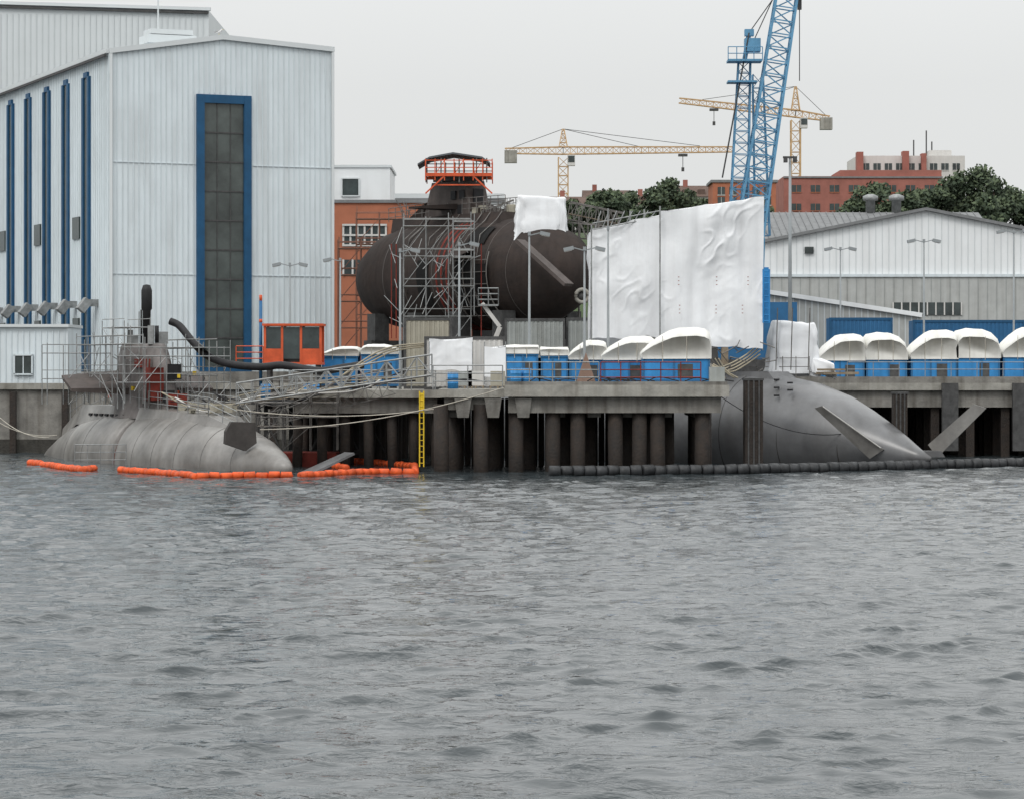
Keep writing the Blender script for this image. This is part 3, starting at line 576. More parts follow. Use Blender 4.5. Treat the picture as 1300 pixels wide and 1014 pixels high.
# ---------------------------------------------------------------- left submarine
def subL():
    o=Obj("submarine"); D=V(-.45,.893,0); Pp=V(.893,.45,0); S=V(-11.8,148,0)
    Q=lambda t,s=0,z=0:S+D*t+Pp*s+V(0,0,z)
    R=lambda t,s=0,z=0:Q(t-1.8,s,z)
    h=o.p('hull',hull_g,True)
    aft=[(-.3,.3,.2),(.3,.3,.5),(1.5,.3,.9),(4,.3,1.55),(7,.25,2.15),(10,.15,2.6),(13,.1,2.85),(16,.05,2.95),(18.9,.05,2.95),(19.2,.05,2.85),(19.3,.05,2.3)]
    h.lathe([(Q(t,0,z),r) for t,z,r in aft],56)
    fwd=[(20.0,.05,2.3),(20.1,.05,2.85),(20.4,.1,2.98),(25,.05,2.98),(29,-.05,2.75),(32,-.2,2.35),(35,-.35,1.85),(38,-.5,1.25),(40,-.5,.6),(40.6,-.5,.15)]
    h.lathe([(Q(t,0,z),r) for t,z,r in fwd],56)
    rd=o.p('open_hull_frames',redm,True); rd.lathe([(Q(19.1,0,.1),2.6),(Q(20.2,0,.1),2.6)],32)
    rb=o.p('hull_seams',seam,True)
    for t,z,r in((4,.3,1.56),(7,.25,2.16),(10,.15,2.61),(13,.1,2.86),(16,.05,2.96),(25,.05,2.99),(29,-.05,2.76)): rb.lathe([(Q(t,0,z),r),(Q(t+.04,0,z),r)],48)
    cs=o.p('deck_casing',hull_g)
    cs.add([Q(5,-.3,2.0),Q(5,.3,2.0),Q(9,.9,2.9),Q(9,-.9,2.9),Q(19.2,1.3,3.25),Q(19.2,-1.3,3.25),Q(5,-.3,1.0),Q(5,.3,1.0),Q(19.2,1.7,2.2),Q(19.2,-1.7,2.2),Q(9,1.3,2.0),Q(9,-1.3,2.0)],[(0,1,2,3),(3,2,4,5),(1,7,10,2),(2,10,8,4),(0,3,11,6),(3,5,9,11),(4,8,9,5),(0,6,7,1)])
    cs.prism([Q(20.2,-1.7,2.1),Q(20.2,1.7,2.1),Q(20.2,1.3,3.3),Q(20.2,-1.3,3.3)],D*9.5); cs.add([Q(29.7,-1.3,3.3),Q(29.7,1.3,3.3),Q(29.7,1.7,2.1),Q(29.7,-1.7,2.1),Q(36.5,-.4,1.7),Q(36.5,.4,1.7),Q(36.5,.5,1),Q(36.5,-.5,1)],[(0,1,5,4),(1,2,6,5),(0,4,7,3),(4,5,6,7)])
    vs_=o.p('vent_slots',black)
    for i in range(7): vs_.box(Q(21.5+i*1.0,-1.52,2.75),(.12,.5,.14),math.atan2(.893,-.45)+math.pi/2)
    sl=o.p('sail',sail_g,True)
    def foil(z,l0,l1,w):
        pts=[]
        for i in range(24):
            a=2*math.pi*i/24; x=math.cos(a); t=(l0+l1)/2+(l1-l0)/2*x; yy=w/2*math.sin(a)
            pts.append(R(t,yy,z))
        return pts
    rings=[foil(2.6,18.8,28.2,3.3),foil(3.6,19.2,28.0,2.7),foil(4.8,19.8,27.8,2.4),foil(6.2,20.6,27.4,2.15),foil(6.8,21.1,27.0,2.0),foil(6.95,21.3,26.8,1.8)]
    vs=[p for r in rings for p in r]; n=24
    sl.add(vs,[(j*n+i,j*n+(i+1)%n,(j+1)*n+(i+1)%n,(j+1)*n+i) for j in range(5) for i in range(n)]+[[5*n+i for i in range(n)]])
    sl2=o.p('sail_planes',hull_b)
    for s in(-1,1):
        e=4.6 if s<0 else 4.2
        sl2.add([R(23.0,s*.8,3.95),R(25.8,s*.8,5.0),R(25.4,s*e,4.9),R(23.6,s*e,4.15),R(23.0,s*.8,4.35),R(25.8,s*.8,5.4),R(25.4,s*e,5.1),R(23.6,s*e,4.35)],[(3,2,1,0),(4,5,6,7),(0,1,5,4),(1,2,6,5),(2,3,7,6),(3,0,4,7)])
    op=o.p('sail_openings',redm); rz=math.atan2(.893,-.45)
    op.box(R(20.2,-.75,4.6),(1.3,.8,1.9),rz); op.box(R(21.6,-.9,5.8),(1.6,.5,.5),rz); op.box(R(19.4,.3,3.7),(.8,1.2,.7),rz)
    fr=o.p('sail_frames',steel_m)
    for t in(19.6,20.2,20.8): fr.beam(R(t,-1.25,3.4),R(t+.2,-1.0,6.2),.09)
    pn=o.p('dark_panels',black); pn.box(R(19.7,.35,5.3),(.12,.8,.9),rz); pn.box(R(19.15,-.2,3.9),(.15,.7,.7),rz)
    ms=o.p('masts',black,True)
    ms.lathe([(R(23.5,0,6.9),.24),(R(23.5,0,8.9),.24),(R(23.5,0,9.0),.32),(R(23.5,0,10.1),.32),(R(23.5,0,10.4),.22),(R(23.5,0,10.45),.05)],16)
    ms.tube(R(25.3,.3,7),R(25.3,.3,9.0),.06,8); ms.tube(R(22,0.1,7),R(22,.1,8.0),.12,8)
    wh=o.p('snorkel_heads',steel); wh.tube(R(21.6,-.4,6.9),R(21.6,-.4,8.0),.2,8); wh.tube(R(25.8,-.2,6.9),R(25.8,-.2,7.8),.16,8); wh.box(R(22.6,.6,7.3),(.7,.5,.7),.3); wh.box(R(24.6,-.5,7.2),(.6,.5,.5),.3)
    rud=o.p('x_rudders',hull_g2); rk=o.p('rudder_dark',antif)
    def blade(part,r0,r1,t0,t1,th=.12):
        a=Vector(r0);b=Vector(r1); dn=(b-a).cross(D).normalized()*th
        part.prism([a+D*t0-dn/2,a+D*t1-dn/2,b+D*t1*.8-dn/2,b+D*t0*.6-dn/2],dn)
    blade(rud,Q(1.0,.2,-.6),Q(1.0,4.1,1.0),-.9,.9)
    rk.prism([A(286,563,150),A(312,572,150),A(326,562,150),A(324,536,150),A(294,535,150),A(287,547,150)],D*.3)
    scaffold(o,R(19.0,-2.9,3.5),D,Pp,4,1,2,2.2,1.1,1.7,.03,.5,steel)
    scaffold(o,R(19.0,1.6,3.5),D,Pp,4,1,2,2.2,1.1,1.6,.03,.5,steel)
    scaffold(o,R(22,-1.9,6.9),D,Pp,2,1,1,2.0,1.6,1.0,.028,.4,steel)
    scaffold(o,R(18.4,-3.2,3.2),Pp,D,5,1,2,1.3,1.0,1.5,.028,.3,steel)
    scaffold(o,R(25.0,-5.6,3.4),Pp,D,3,1,2,1.3,1.0,1.5,.028,.3,steel)
    gr=o.p('grab_rails',steel)
    rail(gr,[Q(6,-.4,2.2),Q(9,-.9,2.9),Q(18,-1.2,3.2)],1.0,1.3,.024,3); rail(gr,[Q(6,.4,2.2),Q(9,.9,2.9),Q(18,1.2,3.2)],1.0,1.3,.024,3)
    rail(gr,[Q(29,-1.1,3.2),Q(34,-.7,2.3)],1.0,1.3,.02,2); rail(gr,[Q(29,1.1,3.2),Q(34,.7,2.3)],1.0,1.3,.02,2)
    rail(gr,[A(95,600,160)+V(0,0,.3),A(160,600,158)+V(0,0,.3)],1.3,.8,.024,3)
    for i in range(60):
        a=R(random.uniform(18,28),random.uniform(-3,3),random.uniform(3.4,6.4)); b=a+V(random.uniform(-1.2,1.2),random.uniform(-1,1),random.uniform(-.4,1.4)); gr.tube(a,b,.022,4)
    cl=o.p('deck_clutter',boxm)
    for i in range(16): cl.box(Q(random.uniform(9,17.5),random.uniform(-.9,.9),3.3),(random.uniform(.2,.6),random.uniform(.2,.6),random.uniform(.2,.6)),random.random())
    cy=o.p('yellow_items',yellow_b)
    for i in range(6): cy.box(R(random.uniform(18,27),random.uniform(-2.5,2.7),random.uniform(3.8,6.0)),(.15,.15,.25),random.random())
    co=o.p('orange_items',orange)
    for i in range(5): co.box(R(random.uniform(17,27),random.uniform(-2.5,2.7),random.uniform(3.8,5.4)),(.2,.2,.2),random.random())
    rp=o.p('draped_cables',black,True)
    for i in range(8): a=Q(random.uniform(13,20),random.uniform(-.8,1.2),3.6+random.random()); rp.pipe(sag(a,a+D*random.uniform(-6,-2)+V(random.uniform(-1,1),0,-random.random()*.8),.35,8),.022,4)
    o.done()
subL()
# ---------------------------------------------------------------- right submarine
def subR():
    o=Obj("submarine"); D=V(-.7,.714,0); Pp=V(.714,.7,0); S=V(21.3,157.5,0)
    Q=lambda t,s=0,z=0:S+D*t+Pp*s+V(0,0,z)
    h=o.p('hull',hull_g2,True)
    pr=[(-2.4,.55,.12),(-1.6,.6,.5),(-.5,.75,1.0),(.8,.95,1.55),(2.4,1.15,2.15),(4,1.4,2.65),(6,1.6,3.1),(8,1.7,3.35),(10,1.75,3.45),(26,1.8,3.45),(31,1.6,2.9),(34,1.4,1.6),(35,1.3,.4)]
    h.lathe([(Q(t,0,z),r) for t,z,r in pr],64)
    rb=o.p('hull_seams',antif,True)
    for t,z,r in((2.4,1.15,2.16),(6,1.6,3.105),(10,1.75,3.46),(14,1.75,3.46),(18,1.75,3.47)): rb.lathe([(Q(t,0,z),r),(Q(t+.04,0,z),r)],64)
    cs=o.p('deck_casing',hull_g2); cs.prism([Q(7,-1.3,4.2),Q(7,1.3,4.2),Q(8.5,.9,5.32),Q(8.5,-.9,5.32)],D*20)
    sl=o.p('sail',hull_g); sl.prism([Q(14,-1.1,5),Q(20,-1.1,5),Q(19.5,-.9,10.5),Q(14.5,-.9,10.5)],Pp*2.2)
    ft=o.p('flood_slots',black)
    for u,v in((986,482),(986,492),(986,502),(1003,486),(1003,495)):
        for k in range(600):
            dd=155+k*.03; q=A(u,v,dd); rel=q-S; t=rel.dot(D); s=rel.dot(Pp)
            if t>5 and s*s+(q.z-1.7)**2<3.36**2: break
        ft.box(q,(.34,.10,.10),.6)
    rud=o.p('x_rudders',hull_g)
    def fin(pts,th=.16): rud.prism(pts,V(.05,th,0))
    fin([A(1034,518,155),A(1044,515,155),A(1122,570,156.5),A(1104,582,156.5)])
    fin([A(1252,518,157),A(1236,513,157),A(1178,564,157),A(1190,580,157)])
    edge=o.p('rudder_edges',render_w); edge.beam(A(1045,516,154.9),A(1118,568,156.35),.05,.05)
    sb=o.p('stern_bracket',hull_g2)
    sb.prism([A(1148,572,156.5),A(1195,572,156.5),A(1200,580,156.5),A(1140,580,156.5)],V(0,.8,0))
    tp=o.p('tarp_bundle',tarp,True); c=A(1009,474,165); drape(tp,(c.x,166,c.z),2.9,2.4,3.0,4.0,.18,-.08)
    c=A(1046,474,164.5); drape(tp,(c.x,165.2,c.z-.1),1.5,1.2,.9,11.0,.25,-.3)
    pk=o.p('deck_planks',plank); c=A(1062,476,164.5); pk.box(c+V(0,0,.1),(2.2,1.4,.15),.3); pk.box(c+V(-.3,0,.3),(1.8,.3,.12),.5); pk.box(A(920,452,163)+V(0,0,0),(.35,.3,1.0),.2)
    st=o.p('deck_posts',steel_m)
    for i in range(10): q=Q(7+i*1.0,1.0,4.9); st.tube(q,q+V(0,0,1.3),.022,4)
    st.tube(Q(7,1.0,6.1),Q(17,1.0,6.1),.02,4); st.tube(Q(7,1.0,5.6),Q(17,1.0,5.6),.02,4)
    for i in range(22): a=A(random.uniform(895,985),random.uniform(430,475),161+random.random()*3); st.tube(a,a+V(random.uniform(-1,1),random.random(),random.uniform(-.8,.8)),.03,4)
    for u in(985,1004,1026): q=A(u,470,164.3); st.tube(q,q+V(.1,0,3.6),.03,4)
    hs=o.p('mooring_lines',black,True); hs.pipe(sag(A(900,492,155),A(1085,548,158),1.0),.025,5)
    w=o.p('white_hoses',hosey,True)
    for i in range(4): w.pipe(crv([A(890+i*5,462,162),A(915+i*4,466+i*2,162),A(945,452+i*4,163),A(965,435+i*5,164)],6),.045,6)
    o.done()
subR()
# ---------------------------------------------------------------- submarine on cradle
def subC():
    o=Obj("submarine"); S=V(2.3,191,0); D=V(-.6,.8,0); Pp=V(.8,.6,0)
    Q=lambda t,s=0,z=0:S+D*t+Pp*s+V(0,0,z)
    Z=12.0; rz=math.atan2(.8,-.6)
    h=o.p('hull',hull_d,True)
    pr=[(-3.4,Z-.3,.5),(-3.1,Z-.25,1.3),(-2.5,Z-.2,2.1),(-1.5,Z-.1,2.85),(0,Z,3.4),(2,Z,3.7),(4.5,Z,3.8),(15,Z,3.75),(17.2,Z-.1,3.4),(19,Z-.3,2.7),(20.2,Z-.5,1.8),(20.8,Z-.6,.6)]
    h.lathe([(Q(t,0,z),r) for t,z,r in pr],64)
    rb=o.p('frame_rings',mat("worn_edge",(.09,.08,.075),.6),True)
    for t,r in((0,3.41),(2,3.71),(5.6,3.82),(8,3.81),(11.5,3.80),(14,3.78)): rb.lathe([(Q(t,0,Z),r),(Q(t+.05,0,Z),r)],64)
    rr=o.p('red_frame_rings',redm,True)
    for t in(6.2,6.8,7.4): rr.lathe([(Q(t,0,Z),3.86),(Q(t+.10,0,Z),3.86)],64)
    cs=o.p('deck_casing',hull_d); cs.prism([Q(3,-1.7,Z+3.2),Q(3,1.7,Z+3.2),Q(3.5,1.2,Z+4.2),Q(3.5,-1.2,Z+4.2)],D*13)
    op=o.p('opening_panel',mat("hull_opening",(.006,.006,.006),.9))
    sl=o.p('sail',hull_b)
    sl.prism([Q(7.2,-.95,Z+3.6),Q(13.2,-.95,Z+3.6),Q(12.2,-.8,18.6),Q(8.4,-.8,18.6)],Pp*1.8)
    sl.box(Q(10.2,0,18.8),(3.0,2.1,.35),rz)
    fe=o.p('sail_fairings',hull_d); fe.prism([Q(13.2,-.9,Z+3.9),Q(15.5,-.9,Z+3.9),Q(13.0,-.85,Z+5.2)],Pp*1.7); fe.prism([Q(7.2,-.9,Z+3.9),Q(4.6,-.9,Z+3.9),Q(7.5,-.85,Z+5.0)],Pp*1.7)
    dk=o.p('sail_ports',black)
    for t,z in((8.4,17.6),(9.4,17.6),(8.6,16.6)): dk.box(Q(t,-.93,z),(.55,.1,.6),rz)
    dk.box(Q(7.75,0,17.2),(.14,.8,1.6),rz)
    pn=o.p('sail_planes',hull_d)
    for s in(-1,1): pn.add([Q(9,s*.8,16.6),Q(11,s*.8,16.6),Q(10.6,s*3.9,16.6),Q(9.5,s*3.9,16.6),Q(9,s*.8,17.0),Q(11,s*.8,17.0),Q(10.6,s*3.9,16.75),Q(9.5,s*3.9,16.75)],[(3,2,1,0),(4,5,6,7),(0,1,5,4),(1,2,6,5),(2,3,7,6),(3,0,4,7)])
    og=o.p('orange_platform',orange)
    x0,x1=A(541,0,197.5).x,A(625,0,197.5).x
    for z in(18.9,): 
        og.beam((x0,196,z),(x1,196,z),.14,.22); og.beam((x0,199.6,z),(x1,199.6,z),.14,.22)
    for z in(19.4,19.9): 
        og.beam((x0,196,z),(x1,196,z),.05,.06); og.beam((x0,199.6,z),(x1,199.6,z),.05,.06)
        og.beam((x0,196,z),(x0,199.6,z),.05,.06); og.beam((x1,196,z),(x1,199.6,z),.05,.06)
    for i in range(8):
        x=x0+(x1-x0)*i/7; og.beam((x,196,18.5),(x,196,20.0),.07); og.beam((x,199.6,18.5),(x,199.6,20),.07)
        if i<7 and i%2: og.beam((x,196,18.9),(x+(x1-x0)/7,196,19.9),.05)
    og.beam((x0,196,17.6),(x0+1.4,196,18.9),.1); og.beam((x1,196,17.6),(x1-1.4,196,18.9),.1); og.beam((x0+.6,196.1,18.2),(x1-.6,196.1,18.2),.09)
    fl=o.p('platform_floor',plank); fl.bb(x0+.1,x1-.1,196.1,199.5,18.98,19.04)
    cn=o.p('canopy',mat("canopy_tarp",(.10,.11,.12),.6)); 
    pts=[A(530,208,196),A(545,199,196),A(575,193.5,196),A(612,199,196),A(622,206,196)]
    cn.prism(pts+[p-V(0,0,.12) for p in pts[::-1]],V(0,4,0))
    cp=o.p('canopy_posts',steel_m)
    for u in(541,560,583,605,618):
        for yy in(196.1,199.5): cp.tube(A(u,232,yy),A(u,201,yy),.05,5)
    tp=o.p('wrapped_frame',tarp,True); c=A(687,302,190); drape(tp,(c.x,191,c.z-.2),3.5,3.0,2.95,7.0,.12,-.04)
    fn=o.p('hydroplane',hull_b)
    fn.beam(A(660,306,186.8),A(722,362,184.9),1.1,.22)
    rg=o.p('towing_ring',concrete_l,True); c=A(739,376,186.5)
    pts=[c+V(.42*math.cos(t*math.pi/8),-.1,.42*math.sin(t*math.pi/8)) for t in range(17)]; rg.pipe(pts,.13,8)
    rh=o.p('ring_hub',steel_d,True); rh.tube(c+V(0,.3,0),c+V(0,-.05,0),.3,14)
    q=lambda t,a,r=3.84:Q(t,r*math.cos(a),Z+r*math.sin(a))
    for t0,t1,a0,a1 in((1.6,3.0,172,236),(3.3,5.2,160,230),(2.6,4.6,126,150),(8.4,9.8,165,215)):
        n=10
        for k in range(n):
            al=math.radians(a0+(a1-a0)*k/n); ar=math.radians(a0+(a1-a0)*(k+1)/n)
            op.add([q(t0,al),q(t1,al),q(t1,ar),q(t0,ar)],[(0,1,2,3)])
    sr=o.p('open_bay_ribs',mat("bay_rib",(.16,.15,.14),.6))
    for k in range(6):
        a=math.radians(168+k*12); sr.beam(q(1.5,a,3.92),q(5.3,a,3.92),.05)
    for t in(1.5,3.1,5.3,4.2): 
        for k in range(9): sr.beam(q(t,math.radians(160+k*8),3.92),q(t,math.radians(168+k*8),3.92),.07)
    fl2=o.p('flap',hull_d); fl2.add([q(3.4,math.radians(155),3.9),q(5.4,math.radians(155),3.9),q(5.4,math.radians(170),5.2),q(3.4,math.radians(170),5.2)],[(0,1,2,3)])
    cr=o.p('cradle',steel_d)
    for t in(1,6,11,16):
        c=Q(t,0,0); cr.box((c.x,c.y,5.9),(1.0,7.4,3.2),rz); 
        for s in(-2.8,2.8): cc=Q(t,s,0); cr.box((cc.x,cc.y,8.1),(1.0,1.2,2.6),rz)
    cr.beam(Q(-1,-2.4,GZ+.4),Q(18,-2.4,GZ+.4),.8,.8); cr.beam(Q(-1,2.4,GZ+.4),Q(18,2.4,GZ+.4),.8,.8)
    rl=o.p('deck_rails',steel_m); rail(rl,[Q(3,-1.2,Z+4.2),Q(8,-1.2,Z+4.2)],1.1,.8,.025,3); rail(rl,[Q(3,1.2,Z+4.2),Q(15,1.2,Z+4.2)],1.1,1,.025,3); rail(rl,[Q(12,-1.2,Z+4.2),Q(17,-1.2,Z+4.0)],1.0,.8,.025,3)
    for i in range(26):
        a=Q(random.uniform(3,16),random.uniform(-1.3,1.3),Z+4.2); rl.tube(a,a+V(random.uniform(-.8,.8),0,random.uniform(.3,1.4)),.03,4)
    bx=o.p('deck_boxes',boxm)
    for i in range(8): bx.box(Q(random.uniform(3.5,7),random.uniform(-1,1),Z+4.4),(.5,.4,random.uniform(.3,.7)),random.random())
    cb=o.p('draped_cables',steel_m,True)
    for i in range(9):
        t=random.uniform(3,13); a=Q(t,-1.2,Z+4.2); b=q(t+random.uniform(-1,1),math.radians(random.uniform(160,200)),3.95); cb.pipe([a,q(t,math.radians(115),3.98),q(t,math.radians(140),3.98),b],.035,5)
    o.done()
subC()
o=Obj("scaffolding"); scaffold(o,A(512,440,188.6),(1,0,0),(0,1,0),3,1,4,1.5,1.1,2.0,.03,.6,steel) 
scaffold(o,A(575,400,187.3),(1,0,0),(0,1,0),1,1,3,1.4,1.1,1.9,.03,.6)
t=o.p('scaffold_tubes'); s2=o.p('red_standards',redm)
for i in range(34): a=A(random.uniform(500,600),random.uniform(305,420),188.5); t.tube(a,a+V(random.uniform(-1,1),.3,random.uniform(.3,1.6)),.026,4)
for u in(497,503,611): s2.tube(A(u,430,188.7),A(u,310,188.7),.035,4)
o.done()
rust=mat("rusty_tube",(.28,.14,.10),.7)
o=Obj("scaffolding"); scaffold(o,A(429,450,214),(1,0,0),(0,1,0),2,1,4,1.7,1.4,2.0,.04,.5,rust); o.done()
o=Obj("scaffolding"); scaffold(o,A(452,440,222),(1,0,0),(0,1,0),3,1,5,1.8,1.4,2.0,.035,.4,rust); o.done()
o=Obj("scaffold_gangway"); st=o.p('truss',steel_m); 
lattice(st,A(620,275,196),A(655,262,196),.9,.9,4,.05); lattice(st,A(722,268,194),A(790,282,194),1.2,1.2,8,.05); lattice(st,A(722,292,193),A(800,300,190),1.0,1.0,8,.05)
for u in(735,760,785): st.tube(A(u,440,193),A(u,275,193),.07,6)
bd=o.p('boards',plank); bd.beam(A(722,272,194),A(790,286,194),1.0,.06); o.done()
o=Obj("aerial_work_platform"); c=A(625,400,184); b=o.p('chassis',concrete_l); b.box((c.x,184,5.1),(2.6,1.6,.9)); wz=o.p('wheels',black,True)
for dx in(-.9,.9):
    for yy in(183.1,184.7): wz.tube((c.x+dx,yy,4.75),(c.x+dx,yy+.3,4.75),.45,14)
ar=o.p('arm',render_w); ar.beam((c.x-.6,184,5.5),(c.x+.5,184,8.2),.3); ar.beam((c.x+.5,184,8.2),A(612,385,184),.25); bk=o.p('basket',steel); q=A(620,378,184); bk.box(q-V(0,0,.5),(1.3,.9,.1)); rail(bk,[q+V(-.65,-.45,-.5),q+V(.65,-.45,-.5),q+V(.65,.45,-.5),q+V(-.65,.45,-.5),q+V(-.65,-.45,-.5)],1.1,.6,.03,3); o.done()
# ---------------------------------------------------------------- lamps
def lamp(u,vtop,d,z0=GZ,arms=2,r=.06):
    o=Obj("street_lamp"); t=A(u,vtop,d); p=o.p('pole',lampm,True); p.lathe([((t.x,d,z0),r*1.5),((t.x,d,z0+1),r*1.4),((t.x,d,t.z),r*.8)],8)
    h=o.p('lamp_heads',lampm); gl=o.p('lenses',render_w)
    sides=(-1,1) if arms==2 else (1,) if arms==1 else (-1,) if arms==-1 else ()
    for s in sides:
        a=V(t.x,d,t.z-.1); b=a+V(s*.6,0,.15); h.beam(a,b,.06,.06); h.beam(b,b+V(s*.55,0,-.12),.34,.2); gl.beam(b+V(s*.08,0,-.13),b+V(s*.5,0,-.22),.26,.04)
    h.box((t.x,d,t.z),(.16,.16,.22)); o.done()
for u,v,d,z,a in((1173,306,196,GZ,2),(1067,316,205,GZ,2),(1287,294,192,GZ,2),(368,336,186.8,GZ,2),(672,297,158.5,4.62,1),(742,316,157,4.62,2),(772,290,160,4.62,0),(508,318,164,GZ,1),(583,310,164,GZ,1),(432,330,190,GZ,-1)):
    lamp(u,v,d,z,a)
o=Obj("floodlight_mast"); t=A(1003,200,182); p=o.p('pole',lampm,True); p.lathe([((t.x,182,4.6),.15),((t.x,182,t.z),.08)],10); h=o.p('floodlights',steel_d); h.box((t.x,182,t.z),(.9,.2,.12)); 
for s in(-.3,.3): h.box((t.x+s,181.9,t.z-.2),(.25,.3,.28))
o.done()
o=Obj("signal_post"); t=A(331,382,170); p=o.p('post',blue_dk,True); p.tube((t.x,170,4.3),(t.x,170,t.z),.10,10); q=o.p('orange_cap',orange,True); q.tube((t.x,170,t.z),(t.x,170,t.z+.35),.09,10); q.tube((t.x,170,t.z-1.3),(t.x,170,t.z-1.1),.104,10); o.done()
# ---------------------------------------------------------------- containers etc
def hooded(u0,u1,vt,d,z0,k=.50,style=0):
    o=Obj("tarp_covered_container"); x0=A(u0,0,d).x;x1=A(u1,0,d).x;W=x1-x0; zt=A(0,vt,d).z; zb=z0+(zt-z0)*k; D=3.6
    b=o.p('body',blue); b.bb(x0+.05,x1-.05,d,d+D,z0+.12,zb)
    fr=o.p('body_frame',blue_dk)
    for x in(x0+.08,x1-.08,x0+W*random.uniform(.4,.6)): fr.bb(x-.05,x+.05,d-.06,d-.002,z0+.12,zb)
    for z in(z0+.2,zb-.08): fr.bb(x0,x1,d-.09,d-.062,z-.06,z+.06)
    dk=o.p('openings',steel_d); a=random.uniform(.5,.62); dk.bb(x0+W*a,x0+W*(a+.22),d-.03,d-.003,z0+.35,z0+(zb-z0)*.72)
    sk=o.p('skids',steel_d); sk.bb(x0+.2,x0+.5,d,d+D,z0,z0+.118); sk.bb(x1-.5,x1-.2,d,d+D,z0,z0+.118)
    h=o.p('hood',hood,True); H=zt-zb
    if style==0: prof=[(0,-.10),(-.02,.10),(.03,.24),(.14,.48),(.30,.74),(.44,.92),(.55,.99),(.80,1.0),(.92,.95),(.99,.84),(1.02,.5),(1.02,-.10)]
    elif style==1: prof=[(0,-.1),(-.02,.35),(.05,.75),(.14,.93),(.3,1.0),(.62,.97),(.82,.85),(.95,.62),(1.01,.3),(1.02,-.1)]
    else: prof=[(0,-.1),(-.02,.5),(.0,.9),(.03,.98),(.3,1.0),(.7,.99),(.97,.96),(1.0,.88),(1.02,.4),(1.02,-.1)]
    n=len(prof); vs=[]; M=12
    for j in range(M+1):
        w=j/M; e=1-.3*(max(0,(abs(w-.5)*2-.75)/.25))**2; 
        for a,b_ in prof: vs.append((x0+W*(.5+(a-.5)*(.94+.06*e)),d-.12+(D+.24)*w,zb+H*(b_*e if b_>0 else b_)+.07*noise.noise(Vector((a*4+u0,w*6,b_*4)))*(1 if b_>0 else .4)))
    fs=[(j*n+i,j*n+i+1,(j+1)*n+i+1,(j+1)*n+i) for j in range(M) for i in range(n-1)]+[list(range(n)),[M*n+i for i in range(n)][::-1]]
    h.add(vs,fs); rp=o.p('hood_ropes',rope)
    for k in(.3,.65): rp.tube((x0+W*k,d-.16,zb+H*.7),(x0+W*k,d-.13,zb-.3),.018,4)
    o.done()
for u0,u1,vt,st_ in((1042,1098,424,0),(1099,1152,422,1),(1156,1216,419,0),(1214,1270,417,1),(1273,1335,415,0)): hooded(u0,u1,vt,183,4.6,.50,st_)
for u0,u1,vt,d,k,st_ in((640,684,438,158,.8,2),(686,722,441,158,.8,2),(722,770,432,157.5,.6,0),(765,832,427,156,.55,0),(815,902,416,154,.5,0)): hooded(u0,u1,vt,d,4.62,k,st_)
for u0,u1,vt,k,st_ in((408,455,440,.8,0),(458,505,437,.8,1)): hooded(u0,u1,vt,172,4.3,k,st_)
def container(name,u0,u1,vt,d,z0,m,depth=2.5):
    o=Obj(name); a=A(u0,vt,d);b=A(u1,vt,d); w=o.p('body',m); w.bb(a.x,b.x,d,d+depth,z0,a.z); r=o.p('corrugations',m)
    n=int((b.x-a.x)/.28)
    for i in range(n): x=a.x+.2+i*.28; r.bb(x,x+.12,d-.05,d-.001,z0+.2,a.z-.18)
    f=o.p('frame',steel_d if m!=blue_dk else blue_frame); 
    for x in(a.x,b.x): f.bb(x-.07,x+.07,d-.08,d+.05,z0,a.z+.03)
    f.bb(a.x+.07,b.x-.07,d-.07,d-.052,a.z-.14,a.z+.03); f.bb(a.x+.07,b.x-.07,d-.07,d-.052,z0,z0+.16)
    o.done()
container("shipping_container",642,716,405,181,GZ,cont_g); container("shipping_container",720,792,404,181.5,GZ,cont_g)
container("buff_site_cabin",514,572,404,166,GZ,boxm,3)
container("white_site_cabin",540,640,428,160,GZ,render_w,1.2)
container("blue_container",1054,1132,404,196,GZ,blue_dk); container("blue_container",1160,1300,407,200,GZ,blue_dk); container("blue_container",1305,1400,408,200,GZ,blue)
container("blue_container",640,720,455,160.5,GZ,blue,.5)
o=Obj("orange_operator_cabin"); a=A(334,411,168);b=A(409,460,168); f=o.p('frame',orange); gl=o.p('windows',glass); 
X0,X1,Z0,Z1=a.x,b.x,b.z,a.z
f.bb(X0,X1,168,170.4,Z0-.15,Z0); f.bb(X0-.05,X1+.05,167.9,170.5,Z1-.14,Z1); 
for x in(X0+.1,X0+(X1-X0)*.32,X0+(X1-X0)*.64,X1-.1):
    for yy in(168.1,170.3): f.bb(x-.07,x+.07,yy-.07,yy+.07,Z0,Z1-.14)
f.bb(X0+.17,X0+(X1-X0)*.32-.07,168.05,168.12,Z0,Z0+.8); f.bb(X0+(X1-X0)*.64+.07,X1-.17,168.05,168.12,Z0,Z0+.8)
gl.bb(X0+.17,X0+(X1-X0)*.32-.07,168.08,168.12,Z0+.805,Z1-.2); gl.bb(X0+(X1-X0)*.32+.07,X0+(X1-X0)*.64-.07,168.06,168.1,Z0+.2,Z1-.2); gl.bb(X0+(X1-X0)*.64+.07,X1-.17,168.08,168.12,Z0+.805,Z1-.2)
gl.bb(X0+.2,X1-.2,170.15,170.2,Z0,Z1-.2)
lg=o.p('legs',steel_d)
for x in(X0+.3,X1-.3):
    for yy in(168.3,170.1): lg.bb(x-.1,x+.1,yy-.1,yy+.1,GZ-1.2,Z0-.15)
rail(f,[(X0-1.6,168,Z0-.15),(X0,168,Z0-.15)],1.1,.8,.03,3)
o.done()
o=Obj("steel_work_platform"); s=o.p('frame',steel_d)
s.bb(-15.2,-8.6,165,171,3.4,3.7); 
